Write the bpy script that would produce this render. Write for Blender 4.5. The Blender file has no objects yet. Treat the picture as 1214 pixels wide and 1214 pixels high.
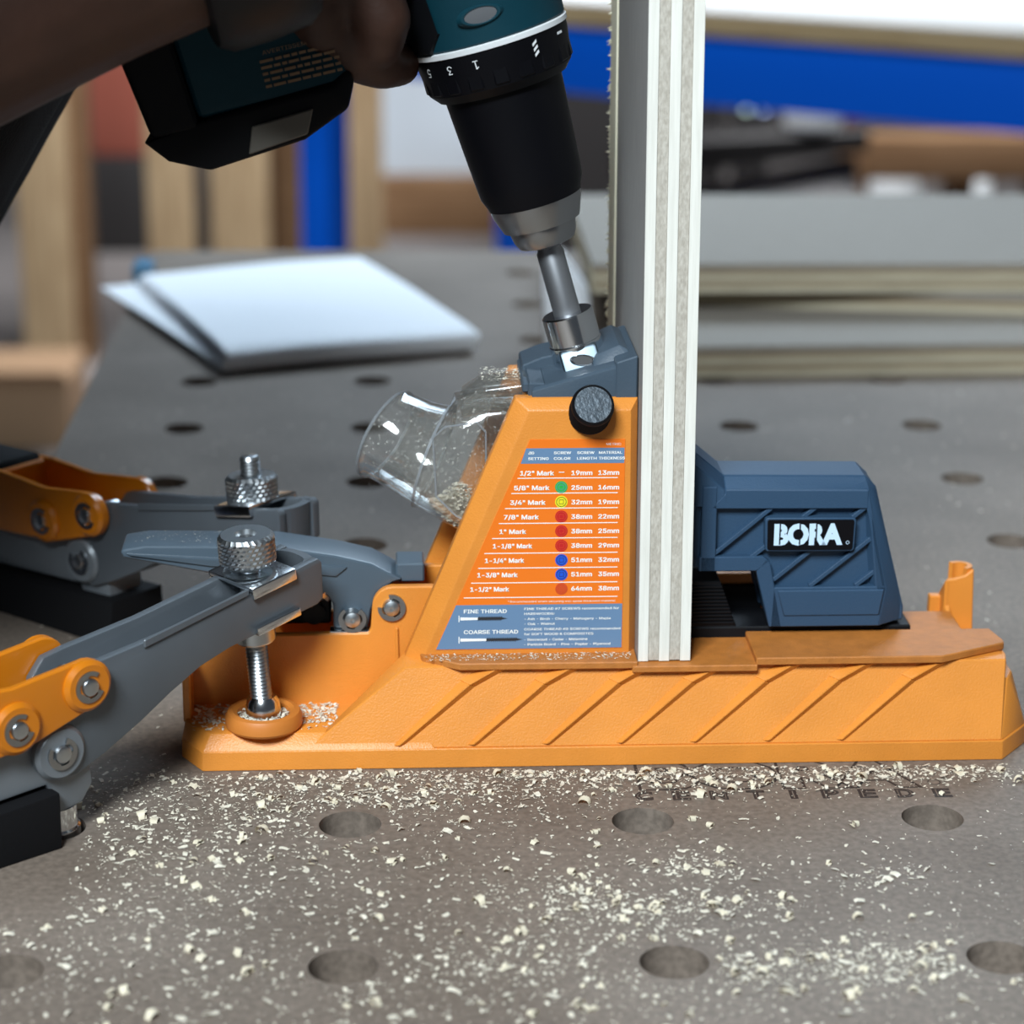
import bpy, bmesh, math, random
from mathutils import Matrix, Vector
from math import sin, cos, pi, radians, sqrt, atan2

random.seed(7)
SC = bpy.context.scene
COL = SC.collection
S = 0.001

# ------------------------------------------------------------------ camera, light, exposure
cam_d = bpy.data.cameras.new('camera')
cam = bpy.data.objects.new('camera', cam_d); COL.objects.link(cam)
cam_d.sensor_width = 36; cam_d.sensor_fit = 'HORIZONTAL'
cam_d.lens = 2836.5 / 1214 * 36
cam_d.clip_start = 0.02; cam_d.clip_end = 60
PITCH, YAW, ROLL = .30852892, .04531813, .00788308
_f = Vector((sin(YAW)*cos(PITCH), cos(YAW)*cos(PITCH), -sin(PITCH)))
_r = Vector((cos(YAW), -sin(YAW), 0)); _u = _r.cross(_f)
_R = _r*cos(ROLL) + _u*sin(ROLL); _U = -_r*sin(ROLL) + _u*cos(ROLL)
cam.matrix_world = Matrix(((_R.x,_U.x,-_f.x,.01970686),(_R.y,_U.y,-_f.y,-.61958777),(_R.z,_U.z,-_f.z,.33516597),(0,0,0,1)))
cam_d.dof.use_dof = True
cam_d.dof.focus_distance = 0.80
cam_d.dof.aperture_fstop = 9.5
SC.camera = cam

SC.view_settings.view_transform = 'Standard'
SC.view_settings.look = 'None'
SC.view_settings.gamma = 1.0
SC.view_settings.use_curve_mapping = False
SC.view_settings.exposure = 0.0

w = bpy.data.worlds.new('workshop_light'); SC.world = w; w.use_nodes = True
bg = w.node_tree.nodes['Background']
bg.inputs[0].default_value = (0.72, 0.84, 1.0, 1); bg.inputs[1].default_value = 0.06

def area(name, loc, target, size, size_y, power, color, spread=180):
    d = bpy.data.lights.new(name, 'AREA'); d.shape = 'RECTANGLE'; d.size = size; d.size_y = size_y
    d.energy = power; d.color = color; d.spread = radians(spread)
    o = bpy.data.objects.new(name, d); COL.objects.link(o); o.location = loc
    o.rotation_euler = (Vector(target)-Vector(loc)).to_track_quat('-Z', 'Y').to_euler()
    return o
area('window_daylight', (-0.58, -1.62, 1.80), (0.08, 0.15, 0.06), 0.8, 0.7, 108, (0.84, 0.94, 1.0))
area('leaflet_fill', (0.6, 2.1, 1.5), (-0.15, 1.15, 0.0), 1.3, 1.0, 11, (0.66, 0.83, 1.0), 70)  # added fill aimed down at the leaflet and rear of the board
area('background_fill', (0.6, 3.6, 2.6), (0.4, 4.8, -.9), 2.6, 1.2, 110, (0.95, 0.97, 1.0), 100)  # added overhead fill that brightens the background, no known lamp there

# ------------------------------------------------------------------ materials
def nodes(name):
    m = bpy.data.materials.new(name); m.use_nodes = True
    nt = m.node_tree; return m, nt, nt.nodes['Principled BSDF']
def mat(name, col, rough=.5, metal=0.0, bump=0.0, bscale=400, vary=0.0, vscale=30, spec=.5, coat=0):
    m, nt, p = nodes(name)
    p.inputs['Base Color'].default_value = (*col, 1)
    p.inputs['Roughness'].default_value = rough
    p.inputs['Metallic'].default_value = metal
    p.inputs['Specular IOR Level'].default_value = spec
    if coat: p.inputs['Coat Weight'].default_value = coat
    L = nt.links.new
    tc = nt.nodes.new('ShaderNodeTexCoord')
    if vary:
        n = nt.nodes.new('ShaderNodeTexNoise'); n.inputs['Scale'].default_value = vscale; n.inputs['Detail'].default_value = 5
        L(tc.outputs['Object'], n.inputs['Vector'])
        mr = nt.nodes.new('ShaderNodeMapRange'); mr.inputs[1].default_value = .3; mr.inputs[2].default_value = .7
        mr.inputs[3].default_value = 1-vary; mr.inputs[4].default_value = 1+vary
        L(n.outputs['Fac'], mr.inputs[0])
        mx = nt.nodes.new('ShaderNodeVectorMath'); mx.operation = 'SCALE'; mx.inputs[0].default_value = col
        L(mr.outputs[0], mx.inputs['Scale']); L(mx.outputs[0], p.inputs['Base Color'])
    if bump:
        n2 = nt.nodes.new('ShaderNodeTexNoise'); n2.inputs['Scale'].default_value = bscale; n2.inputs['Detail'].default_value = 3
        L(tc.outputs['Object'], n2.inputs['Vector'])
        b = nt.nodes.new('ShaderNodeBump'); b.inputs['Strength'].default_value = bump; b.inputs['Distance'].default_value = .0006
        L(n2.outputs['Fac'], b.inputs['Height']); L(b.outputs[0], p.inputs['Normal'])
    return m
def grain_mat(name, c1, c2, axis, stretch=18, scale=60, rough=.7, bump=.25):
    """wood: noise stretched along one axis"""
    m, nt, p = nodes(name); L = nt.links.new
    tc = nt.nodes.new('ShaderNodeTexCoord'); mp = nt.nodes.new('ShaderNodeMapping')
    sc = [stretch]*3; sc[axis] = 1.0
    mp.inputs['Scale'].default_value = sc
    n = nt.nodes.new('ShaderNodeTexNoise'); n.inputs['Scale'].default_value = scale; n.inputs['Detail'].default_value = 6
    L(tc.outputs['Object'], mp.inputs['Vector']); L(mp.outputs[0], n.inputs['Vector'])
    cr = nt.nodes.new('ShaderNodeValToRGB'); cr.color_ramp.elements[0].position = .32; cr.color_ramp.elements[1].position = .68
    cr.color_ramp.elements[0].color = (*c1, 1); cr.color_ramp.elements[1].color = (*c2, 1)
    L(n.outputs['Fac'], cr.inputs[0]); L(cr.outputs[0], p.inputs['Base Color'])
    p.inputs['Roughness'].default_value = rough; p.inputs['Specular IOR Level'].default_value = .25
    b = nt.nodes.new('ShaderNodeBump'); b.inputs['Strength'].default_value = bump; b.inputs['Distance'].default_value = .0005
    L(n.outputs['Fac'], b.inputs['Height']); L(b.outputs[0], p.inputs['Normal'])
    return m
def clear_mat():
    m, nt, p = nodes('clear_plastic'); L = nt.links.new
    nt.nodes.remove(p); out = nt.nodes['Material Output']
    tr = nt.nodes.new('ShaderNodeBsdfTransparent'); tr.inputs[0].default_value = (.985, .985, .975, 1)
    gl = nt.nodes.new('ShaderNodeBsdfGlossy'); gl.inputs['Roughness'].default_value = .08
    di = nt.nodes.new('ShaderNodeBsdfDiffuse'); di.inputs[0].default_value = (.85, .82, .74, 1)
    lw = nt.nodes.new('ShaderNodeLayerWeight'); lw.inputs['Blend'].default_value = .35
    mr = nt.nodes.new('ShaderNodeMapRange'); mr.inputs[3].default_value = .03; mr.inputs[4].default_value = .62
    L(lw.outputs['Facing'], mr.inputs[0])
    m1 = nt.nodes.new('ShaderNodeMixShader'); L(mr.outputs[0], m1.inputs[0]); L(tr.outputs[0], m1.inputs[1]); L(gl.outputs[0], m1.inputs[2])
    tc = nt.nodes.new('ShaderNodeTexCoord'); n = nt.nodes.new('ShaderNodeTexNoise'); n.inputs['Scale'].default_value = 900; n.inputs['Detail'].default_value = 2
    L(tc.outputs['Object'], n.inputs['Vector'])
    mr2 = nt.nodes.new('ShaderNodeMapRange'); mr2.inputs[1].default_value = .62; mr2.inputs[2].default_value = .75; mr2.inputs[3].default_value = .025; mr2.inputs[4].default_value = .4
    L(n.outputs['Fac'], mr2.inputs[0])
    m2 = nt.nodes.new('ShaderNodeMixShader'); L(mr2.outputs[0], m2.inputs[0]); L(m1.outputs[0], m2.inputs[1]); L(di.outputs[0], m2.inputs[2])
    L(m2.outputs[0], out.inputs[0]); return m
def edge_mat():
    m, nt, p = nodes('clear_plastic_edge'); L = nt.links.new
    out = nt.nodes['Material Output']; tr = nt.nodes.new('ShaderNodeBsdfTransparent'); mx = nt.nodes.new('ShaderNodeMixShader')
    p.inputs['Base Color'].default_value = (.30, .32, .34, 1); p.inputs['Roughness'].default_value = .15
    mx.inputs[0].default_value = .5; L(tr.outputs[0], mx.inputs[1]); L(p.outputs[0], mx.inputs[2]); L(mx.outputs[0], out.inputs[0]); return m
def board_mat():
    m, nt, p = nodes('mdf_board'); L = nt.links.new
    tc = nt.nodes.new('ShaderNodeTexCoord')
    n = nt.nodes.new('ShaderNodeTexNoise'); n.inputs['Scale'].default_value = 14; n.inputs['Detail'].default_value = 6
    n2 = nt.nodes.new('ShaderNodeTexNoise'); n2.inputs['Scale'].default_value = 420; n2.inputs['Detail'].default_value = 4
    for q in (n, n2): L(tc.outputs['Object'], q.inputs['Vector'])
    cr = nt.nodes.new('ShaderNodeValToRGB'); cr.color_ramp.elements[0].position = .3; cr.color_ramp.elements[1].position = .72
    cr.color_ramp.elements[0].color = (.150, .117, .092, 1); cr.color_ramp.elements[1].color = (.215, .174, .142, 1)
    L(n.outputs['Fac'], cr.inputs[0])
    mr = nt.nodes.new('ShaderNodeMapRange'); mr.inputs[1].default_value = .35; mr.inputs[2].default_value = .65; mr.inputs[3].default_value = .82; mr.inputs[4].default_value = 1.2
    L(n2.outputs['Fac'], mr.inputs[0])
    vm = nt.nodes.new('ShaderNodeVectorMath'); vm.operation = 'SCALE'; L(cr.outputs[0], vm.inputs[0]); L(mr.outputs[0], vm.inputs['Scale'])
    L(vm.outputs[0], p.inputs['Base Color']); p.inputs['Roughness'].default_value = .62; p.inputs['Specular IOR Level'].default_value = .35
    b = nt.nodes.new('ShaderNodeBump'); b.inputs['Strength'].default_value = .15; b.inputs['Distance'].default_value = .0004
    L(n2.outputs['Fac'], b.inputs['Height']); L(b.outputs[0], p.inputs['Normal'])
    return m
def emit_mat(name, col, s):
    m, nt, p = nodes(name); p.inputs['Emission Color'].default_value = (*col, 1); p.inputs['Emission Strength'].default_value = s; return m

M = dict(
    orange=mat('orange_plastic', (.72, .255, .036), .42, bump=.25, bscale=1500, vary=.05, vscale=60),
    orange_ledge=mat('orange_plastic_brown', (.47, .165, .030), .55, bump=.3, bscale=1500, vary=.12, vscale=200),  # darker, browner orange on the ledges and bed plate
    orange_paint=mat('orange_paint', (.62, .185, .006), .28, coat=.3),
    pad=mat('orange_rubber', (.58, .19, .03), .5),
    slate=mat('slate_blue_plastic', (.030, .068, .125), .5, spec=.3, bump=.2, bscale=1500),
    guide=mat('grey_plastic', (.058, .085, .115), .42, bump=.15, bscale=1200, spec=.4),
    lever=mat('grey_blue_paint', (.075, .105, .135), .33, vary=.08, vscale=50, coat=.2),
    clampgrey=mat('grey_metallic_paint', (.125, .142, .16), .40, metal=.35, vary=.06, vscale=40),
    cast=mat('cast_grey_paint', (.21, .23, .25), .38, metal=.3, vary=.08, vscale=40),
    black=mat('black_plastic', (.004, .0045, .006), .55, bump=.1, spec=.22),
    black_soft=mat('black_rubber', (.005, .005, .006), .8, bump=.2, spec=.2),
    chuck=mat('chuck_black', (.003, .003, .0045), .42, spec=.2),
    teal=mat('teal_plastic', (.003, .042, .062), .5, bump=.15, vary=.1, spec=.3),
    chrome=mat('chrome', (.78, .80, .82), .16, metal=1),
    steel=mat('brushed_steel', (.42, .43, .44), .28, metal=1),
    darksteel=mat('drill_steel', (.36, .37, .39), .42, metal=.9),
    knobface=mat('knob_face_metal', (.05, .065, .08), .4, metal=.4, bump=.35, bscale=700, vary=.3, vscale=500),
    cradle=mat('satin_steel', (.17, .215, .25), .45, metal=1),
    zinc=mat('zinc_steel', (.55, .58, .60), .33, metal=1),
    white_paint=mat('white_print', (.85, .87, .88), .5),
    bluewhite=mat('pale_blue_print', (.60, .78, .95), .5),
    st_orange=mat('sticker_orange', (.86, .185, .010), .4),
    st_blue=mat('sticker_blue', (.135, .235, .38), .4),
    st_white=mat('sticker_white', (.90, .90, .86), .5),
    dgreen=mat('dot_green', (.02, .42, .06), .4), dyellow=mat('dot_yellow', (.85, .75, .02), .4), dred=mat('dot_red', (.55, .01, .015), .4),
    dblue=mat('dot_blue', (.01, .09, .62), .4), drust=mat('dot_rust', (.62, .07, .015), .4), dark_print=mat('dark_print', (.02, .02, .022), .6),
    face=grain_mat('plywood_face_shade', (.30, .29, .28), (.37, .355, .34), 2, bump=.1),  # pale wood greyed so the left face carries its shade in colour
    vlong=grain_mat('veneer_long_grain', (.74, .72, .65), (.84, .82, .75), 2, scale=40, bump=.3),
    vend=grain_mat('veneer_end_grain', (.42, .38, .32), (.58, .54, .47), 2, stretch=2.2, scale=500, bump=.5),
    splinter=mat('cream_veneer', (.93, .87, .66), .8),
    sheet=grain_mat('ply_sheet_face', (.235, .21, .18), (.285, .255, .22), 0, bump=.05),
    sh_l=grain_mat('ply_sheet_light', (.42, .37, .27), (.52, .47, .35), 0, scale=30),
    sh_d=grain_mat('ply_sheet_dark', (.26, .20, .13), (.36, .29, .19), 0, scale=30),
    paper=mat('white_paper', (.90, .92, .95), .7),
    shav=mat('wood_shaving', (.74, .66, .50), .65, vary=.15, vscale=300), shav2=mat('sawdust', (.72, .66, .54), .75, vary=.25, vscale=300),
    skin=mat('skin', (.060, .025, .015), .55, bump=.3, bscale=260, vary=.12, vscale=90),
    nail=mat('finger_nail', (.22, .11, .08), .4),
    shirt=mat('black_cotton', (.006, .006, .007), .95, bump=.6, bscale=900),
    trousers=mat('dark_denim', (.02, .025, .04), .9), shoe=mat('boot_leather', (.05, .03, .02), .6), hair=mat('black_hair', (.01, .008, .007), .7),
    tagm=mat('grey_tag', (.16, .145, .12), .6),
    watch=mat('watch_strap', (.003, .0032, .004), .45, spec=.3),
    mdf=board_mat(), clear=clear_mat(), clear_edge=edge_mat(),
    timber=grain_mat('pine_timber', (.36, .24, .13), (.56, .41, .245), 2, scale=8),
    timber_d=grain_mat('brown_timber', (.16, .085, .04), (.25, .145, .075), 0, scale=8),
    blue=mat('blue_steel', (.0005, .135, .84), .5, spec=.15),
    osb=grain_mat('particle_edge', (.40, .28, .14), (.60, .45, .26), 0, scale=12), laminate=mat('white_laminate', (.82, .86, .88), .4),
    concrete=mat('concrete', (.155, .14, .135), .8, vary=.18, vscale=3), wallm=mat('wall_paint', (.17, .165, .17), .9, vary=.1, vscale=1),
    card=mat('cardboard', (.30, .19, .11), .8), redp=mat('red_plastic', (.33, .09, .06), .5), whiteboard=mat('white_sheet', (.42, .47, .52), .6),
    darkboard=mat('dark_board', (.018, .016, .016), .6), greysheet=mat('grey_sheet', (.20, .19, .19), .6), tape=mat('blue_tape', (.05, .16, .27), .6),
)

# ------------------------------------------------------------------ builders (all shapes in millimetres)
def new(): return bmesh.new()
def join(dst, src, mtx=None):
    me = bpy.data.meshes.new('t'); src.to_mesh(me); src.free()
    if mtx is not None: me.transform(mtx)
    dst.from_mesh(me); bpy.data.meshes.remove(me); return dst
def bevel(bm, off, seg=2, ang=25):
    if off:
        es = [e for e in bm.edges if len(e.link_faces) == 2 and e.calc_face_angle(0) > radians(ang)]
        bmesh.ops.bevel(bm, geom=es, offset=off, segments=seg, profile=.6, affect='EDGES', clamp_overlap=True)
    return bm
def prism(poly, y0, y1, bev=0, seg=2):
    """polygon in x,z pushed along y"""
    bm = new()
    a = [bm.verts.new((x, y0, z)) for x, z in poly]; b = [bm.verts.new((x, y1, z)) for x, z in poly]
    bm.faces.new(a); bm.faces.new(b[::-1]); n = len(poly)
    for i in range(n): bm.faces.new((a[i], b[i], b[(i+1) % n], a[(i+1) % n]))
    bmesh.ops.recalc_face_normals(bm, faces=bm.faces); return bevel(bm, bev, seg)
def slab(poly, z0, z1, bev=0, seg=2):
    """polygon in x,y pushed along z"""
    bm = prism([(x, y) for x, y in poly], z0, z1, bev, seg)
    for v in bm.verts: v.co = Vector((v.co.x, v.co.z, v.co.y))
    bmesh.ops.recalc_face_normals(bm, faces=bm.faces); return bm
def hull(pts, bev=0, seg=2):
    bm = new()
    for p in pts: bm.verts.new(p)
    r = bmesh.ops.convex_hull(bm, input=bm.verts)
    bmesh.ops.delete(bm, geom=[v for v in bm.verts if not v.link_faces], context='VERTS')
    bmesh.ops.dissolve_limit(bm, angle_limit=radians(2), verts=bm.verts, edges=bm.edges)
    bmesh.ops.recalc_face_normals(bm, faces=bm.faces); return bevel(bm, bev, seg)
def box(x0, x1, y0, y1, z0, z1, bev=0, seg=2):
    return prism([(x0, z0), (x1, z0), (x1, z1), (x0, z1)], y0, y1, bev, seg)
def axis_m(p, d):
    return Matrix.Translation(Vector(p)) @ Vector(d).normalized().to_track_quat('Z', 'Y').to_matrix().to_4x4()
def lathe(prof, seg=32, p=(0,0,0), d=(0,0,1), close=True):
    """profile of (radius, height) turned about an axis"""
    bm = new(); rings = []
    for r, h in prof:
        rings.append([bm.verts.new((r*cos(2*pi*i/seg), r*sin(2*pi*i/seg), h)) for i in range(seg)] if r > 1e-4 else [bm.verts.new((0, 0, h))])
    for a, b in zip(rings, rings[1:]):
        for i in range(seg):
            j = (i+1) % seg
            if len(a) == 1 and len(b) == 1: continue
            if len(a) == 1: bm.faces.new((a[0], b[j], b[i]))
            elif len(b) == 1: bm.faces.new((a[i], a[j], b[0]))
            else: bm.faces.new((a[i], a[j], b[j], b[i]))
    if close:
        for rg, rev in ((rings[0], True), (rings[-1], False)):
            if len(rg) > 1: bm.faces.new(rg[::-1] if rev else rg)
    bm.transform(axis_m(p, d)); bmesh.ops.recalc_face_normals(bm, faces=bm.faces); return bm
def cyl(p0, p1, r, seg=24, r2=None, ch=0):
    p0 = Vector(p0); p1 = Vector(p1); L = (p1-p0).length; r2 = r if r2 is None else r2
    prof = [(r-ch, 0), (r, ch), (r2, L-ch), (r2-ch, L)] if ch else [(r, 0), (r2, L)]
    return lathe(prof, seg, p0, p1-p0)
def knurl(r, h, p, d, nu=56, nv=11, amp=.32):
    """cylinder whose wall is a net of raised diamonds, chamfered rims and a hollowed top"""
    bm = new(); rings = []
    for j in range(nv+1):
        rings.append([])
        for i in range(nu):
            a = 2*pi*(i+.5*(j % 2))/nu
            rr = r + (amp if (i % 2) == (j//2 % 2) else -amp*.6)
            rings[-1].append(bm.verts.new((rr*cos(a), rr*sin(a), 1.2+(h-2.4)*j/nv)))
    def ring(rr, z): return [bm.verts.new((rr*cos(2*pi*i/nu), rr*sin(2*pi*i/nu), z)) for i in range(nu)]
    rings = [ring(r-1.4, 0)] + rings + [ring(r-1.0, h), ring(r*.42, h), ring(r*.36, h-1.8)]
    for a, b in zip(rings, rings[1:]):
        for i in range(nu): bm.faces.new((a[i], a[(i+1) % nu], b[(i+1) % nu], b[i]))
    bm.faces.new(rings[0][::-1]); bm.faces.new(rings[-1])
    bm.transform(axis_m(p, d)); bmesh.ops.recalc_face_normals(bm, faces=bm.faces); return bm
def thread(r, h, p, d, pitch=1.35):
    prof = [(r*.8, 0)]; n = int(h/pitch)
    for k in range(n): prof += [(r*.84, k*pitch+.1), (r, k*pitch+pitch*.5)]
    prof += [(r*.84, h-.2), (r*.7, h)]
    return lathe(prof, 22, p, d)
def eclip(c, r, d=(0,-1,0), rot=0, t=.9):
    """open retaining ring round a domed pin"""
    bm = new(); n = 26; a0 = radians(38)+rot; a1 = 2*pi-radians(38)+rot
    def ringv(z):
        o = []; i_ = []
        for k in range(n+1):
            a = a0+(a1-a0)*k/n; q = r*.60 if (k//5) % 2 else r*.72
            o.append(bm.verts.new((r*cos(a), r*sin(a), z))); i_.append(bm.verts.new((q*cos(a), q*sin(a), z)))
        return o, i_
    o0, i0 = ringv(0); o1, i1 = ringv(t)
    for k in range(n):
        bm.faces.new((o1[k], o1[k+1], i1[k+1], i1[k])); bm.faces.new((o0[k+1], o0[k], i0[k], i0[k+1]))
        bm.faces.new((o0[k], o0[k+1], o1[k+1], o1[k])); bm.faces.new((i0[k+1], i0[k], i1[k], i1[k+1]))
    for k in (0, n): bm.faces.new((o0[k], o1[k], i1[k], i0[k]))
    bm.transform(axis_m(c, d)); bmesh.ops.recalc_face_normals(bm, faces=bm.faces); return bm
def load_font():
    import os
    p = os.path.join(bpy.utils.system_resource('DATAFILES') or '', 'fonts', 'Inter.woff2')
    try: return bpy.data.fonts.load(p)
    except Exception: return None
FONT = load_font()
def text_bm(s, width=None, height=None, off=0.0, loc=(0,0,0), mtx=None, thick=0.0, align='LEFT', stroke=0.0, bold=0.0):
    """lettering laid in the x,z plane facing -y, scaled to a cap height and, if given, a width"""
    cu = bpy.data.curves.new('t', 'FONT'); cu.body = s; cu.size = 1
    inter = FONT and off == 0.0 and not stroke
    if inter: cu.font = FONT
    cu.offset = off; cu.resolution_u = 3
    if stroke: cu.fill_mode = 'NONE'; cu.bevel_depth = stroke; cu.bevel_resolution = 0
    ob = bpy.data.objects.new('t', cu); COL.objects.link(ob)
    me = bpy.data.meshes.new_from_object(ob.evaluated_get(bpy.context.evaluated_depsgraph_get()))
    bpy.data.objects.remove(ob); bpy.data.curves.remove(cu)
    bm = new(); bm.from_mesh(me); bpy.data.meshes.remove(me)
    xs = [v.co.x for v in bm.verts] or [0, 1]; x0, x1 = min(xs), max(xs)
    k = (height or 1)/.73; kx = (width/(x1-x0)) if width else k
    sh = {'LEFT': x0, 'CENTER': (x0+x1)/2, 'RIGHT': x1}[align]
    for v in bm.verts: v.co = Vector(((v.co.x-sh)*kx, -v.co.z*k if stroke else 0, v.co.y*k))
    if bold:
        base = bm.copy()
        for q, (dx, dz) in enumerate(((bold, 0), (0, bold*.7), (bold, bold*.7))):
            c = base.copy(); c.transform(Matrix.Translation((dx*k, -.012*(q+1), dz*k))); join(bm, c)
        base.free()
    if mtx is not None: bm.transform(mtx)
    bm.transform(Matrix.Translation(Vector(loc))); return bm

WORLD = {}
def root(name, label, cat, mtx=Matrix(), group=None):
    o = bpy.data.objects.new(name, None); COL.objects.link(o); o.matrix_world = mtx; WORLD[o.name] = mtx.copy()
    o.empty_display_size = .02
    o['label'] = label; o['category'] = cat
    if group: o['group'] = group
    return o
def mk(name, bm, m, parent=None, frame=None, ang=32, label=None, cat=None, group=None, kind=None, scale=S):
    """one mesh object; bm is in mm in 'frame' (default: the parent's own axes)"""
    me = bpy.data.meshes.new(name); bm.to_mesh(me); bm.free()
    me.transform(Matrix.Scale(scale, 4))
    wp = WORLD[parent.name] if parent else Matrix()
    if frame is not None: me.transform(wp.inverted() @ frame)
    for p in me.polygons: p.use_smooth = True
    me.set_sharp_from_angle(angle=radians(ang))
    me.materials.append(M[m])
    o = bpy.data.objects.new(name, me); COL.objects.link(o)
    if parent: o.parent = parent
    WORLD[o.name] = wp
    if label: o['label'] = label
    if cat: o['category'] = cat
    if group: o['group'] = group
    if kind: o['kind'] = kind
    return o
def many(bms):
    bm = new()
    for b in bms: join(bm, b)
    return bm
def I(): return Matrix()

# ------------------------------------------------------------------ setting
FL = -.90
mk('floor', box(-6, 6, -3, 8, FL-.05, FL), 'concrete', kind='structure', scale=1)
mk('wall_back', box(-6, 6, 8, 8.1, FL, 3.2), 'wallm', kind='structure', scale=1)

# ------------------------------------------------------------------ bench board with dog holes
P = .096
bench = root('workbench', 'grey brown fibreboard bench top drilled with a grid of round dog holes', 'workbench', Matrix.Translation((.25, .4, FL)))
def board():
    bm = new(); R0 = .0102; N = 40; zt, zb = 0.0, -.019
    def quad(x0, x1, y0, y1):
        for z in (zt, zb):
            vs = [bm.verts.new((x, y, z)) for x, y in ((x0, y0), (x1, y0), (x1, y1), (x0, y1))]
            bm.faces.new(vs if z == zt else vs[::-1])
    X0, X1 = -.144, 7.5*P-.048+.048
    for i in range(-1, 7):
        for j in range(-3, 11):
            cx, cy = i*P, j*P; h = P/2; R = R0
            rim = {}
            for z in (zt, zb):
                inn, out = [], []
                for k in range(N):
                    a = 2*pi*k/N; dx, dy = cos(a), sin(a); q = h/max(abs(dx), abs(dy))
                    inn.append(bm.verts.new((cx+R*dx, cy+R*dy, z))); out.append(bm.verts.new((cx+q*dx, cy+q*dy, z)))
                for k in range(N):
                    kk = (k+1) % N
                    f = (inn[k], out[k], out[kk], inn[kk]); bm.faces.new(f if z == zt else f[::-1])
                rim[z] = inn
            for k in range(N):
                kk = (k+1) % N; bm.faces.new((rim[zt][k], rim[zt][kk], rim[zb][kk], rim[zb][k]))
    x0, x1, y0, y1 = -.156, 6.5*P, -3.5*P, 1.035
    quad(x0, -1.5*P, y0, y1); quad(-1.5*P, x1, 10.5*P, y1)
    for a, b in (((x0, y0), (x0, y1)), ((x0, y1), (x1, y1)), ((x1, y1), (x1, y0)), ((x1, y0), (x0, y0))):
        vs = [bm.verts.new((*a, zt)), bm.verts.new((*a, zb)), bm.verts.new((*b, zb)), bm.verts.new((*b, zt))]; bm.faces.new(vs)
    bmesh.ops.remove_doubles(bm, verts=bm.verts, dist=.00005)
    bmesh.ops.recalc_face_normals(bm, faces=bm.faces); return bm
top = mk('bench_top', board(), 'mdf', bench, frame=I(), scale=1, ang=40)
flat = Matrix.Rotation(radians(-90), 4, 'X')      # lettering laid down on the board
prt = many([text_bm(ch, 6.2 if ch != 'I' else 2.6, 6.6, .012, mtx=flat, loc=(98.2+12.65*k, 112.6, .1), stroke=.045, align='CENTER') for k, ch in enumerate('CENTIPEDE')] +
           [text_bm('BORA', width=97, height=22, off=.05, mtx=flat, loc=(97, 122.0, .1), stroke=.015),
            lathe([(1.9, 0), (2.3, 0), (2.3, .15), (1.9, .15)], 20, (198.5, 124.5, 0), close=False)])
for v in prt.verts: v.co.z = .05+.02*random.random()
mk('printed_lettering', prt, 'dark_print', top, frame=I(), label='outlined dark lettering printed on the bench top')
for x, y in ((-.05, -.2), (.55, -.2), (-.02, .93), (.55, .93)):
    mk('leg', box(x-.03, x+.03, y-.03, y+.03, FL, -.019, .003), 'darkboard', bench, frame=I(), scale=1)
for y in (-.2, .93): mk('rail', box(-.05, .58, y-.02, y+.02, -.08, -.019, .002), 'darkboard', bench, frame=I(), scale=1)

# ------------------------------------------------------------------ pocket-hole jig
JA = atan2(.003, .2776)
J = Matrix.Translation((-.0515, .1396, 0)) @ Matrix.Rotation(JA, 4, 'Z')
JM = J @ Matrix.Scale(1, 4)
jig = root('pocket_hole_jig', 'orange and slate blue pocket hole jig with a printed screw chart standing on the bench', 'jig', J)
YC = 43.0
def mir(pts): return [(x, 2*YC-y, z) for x, y, z in pts]
def mirb(bm):
    for v in bm.verts: v.co.y = 2*YC-v.co.y
    bmesh.ops.reverse_faces(bm, faces=bm.faces); return bm
body = new()
foot = [(-8, 13), (0, 0), (278, 0), (290, 15), (290, 56), (276, 68), (250, 86), (0, 86), (-8, 73)]
footi = [(-6.6, 14), (1.2, 1.0), (277, .6), (288, 16), (288, 70), (277, 85.4), (1.2, 85), (-6.6, 72)]
join(body, hull([(x, y, 0) for x, y in foot] + [(x+.2*(1 if x < 10 else -1), y+(.15 if y < 43 else -.15), 7.2) for x, y in foot] , .35, 1))
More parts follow.
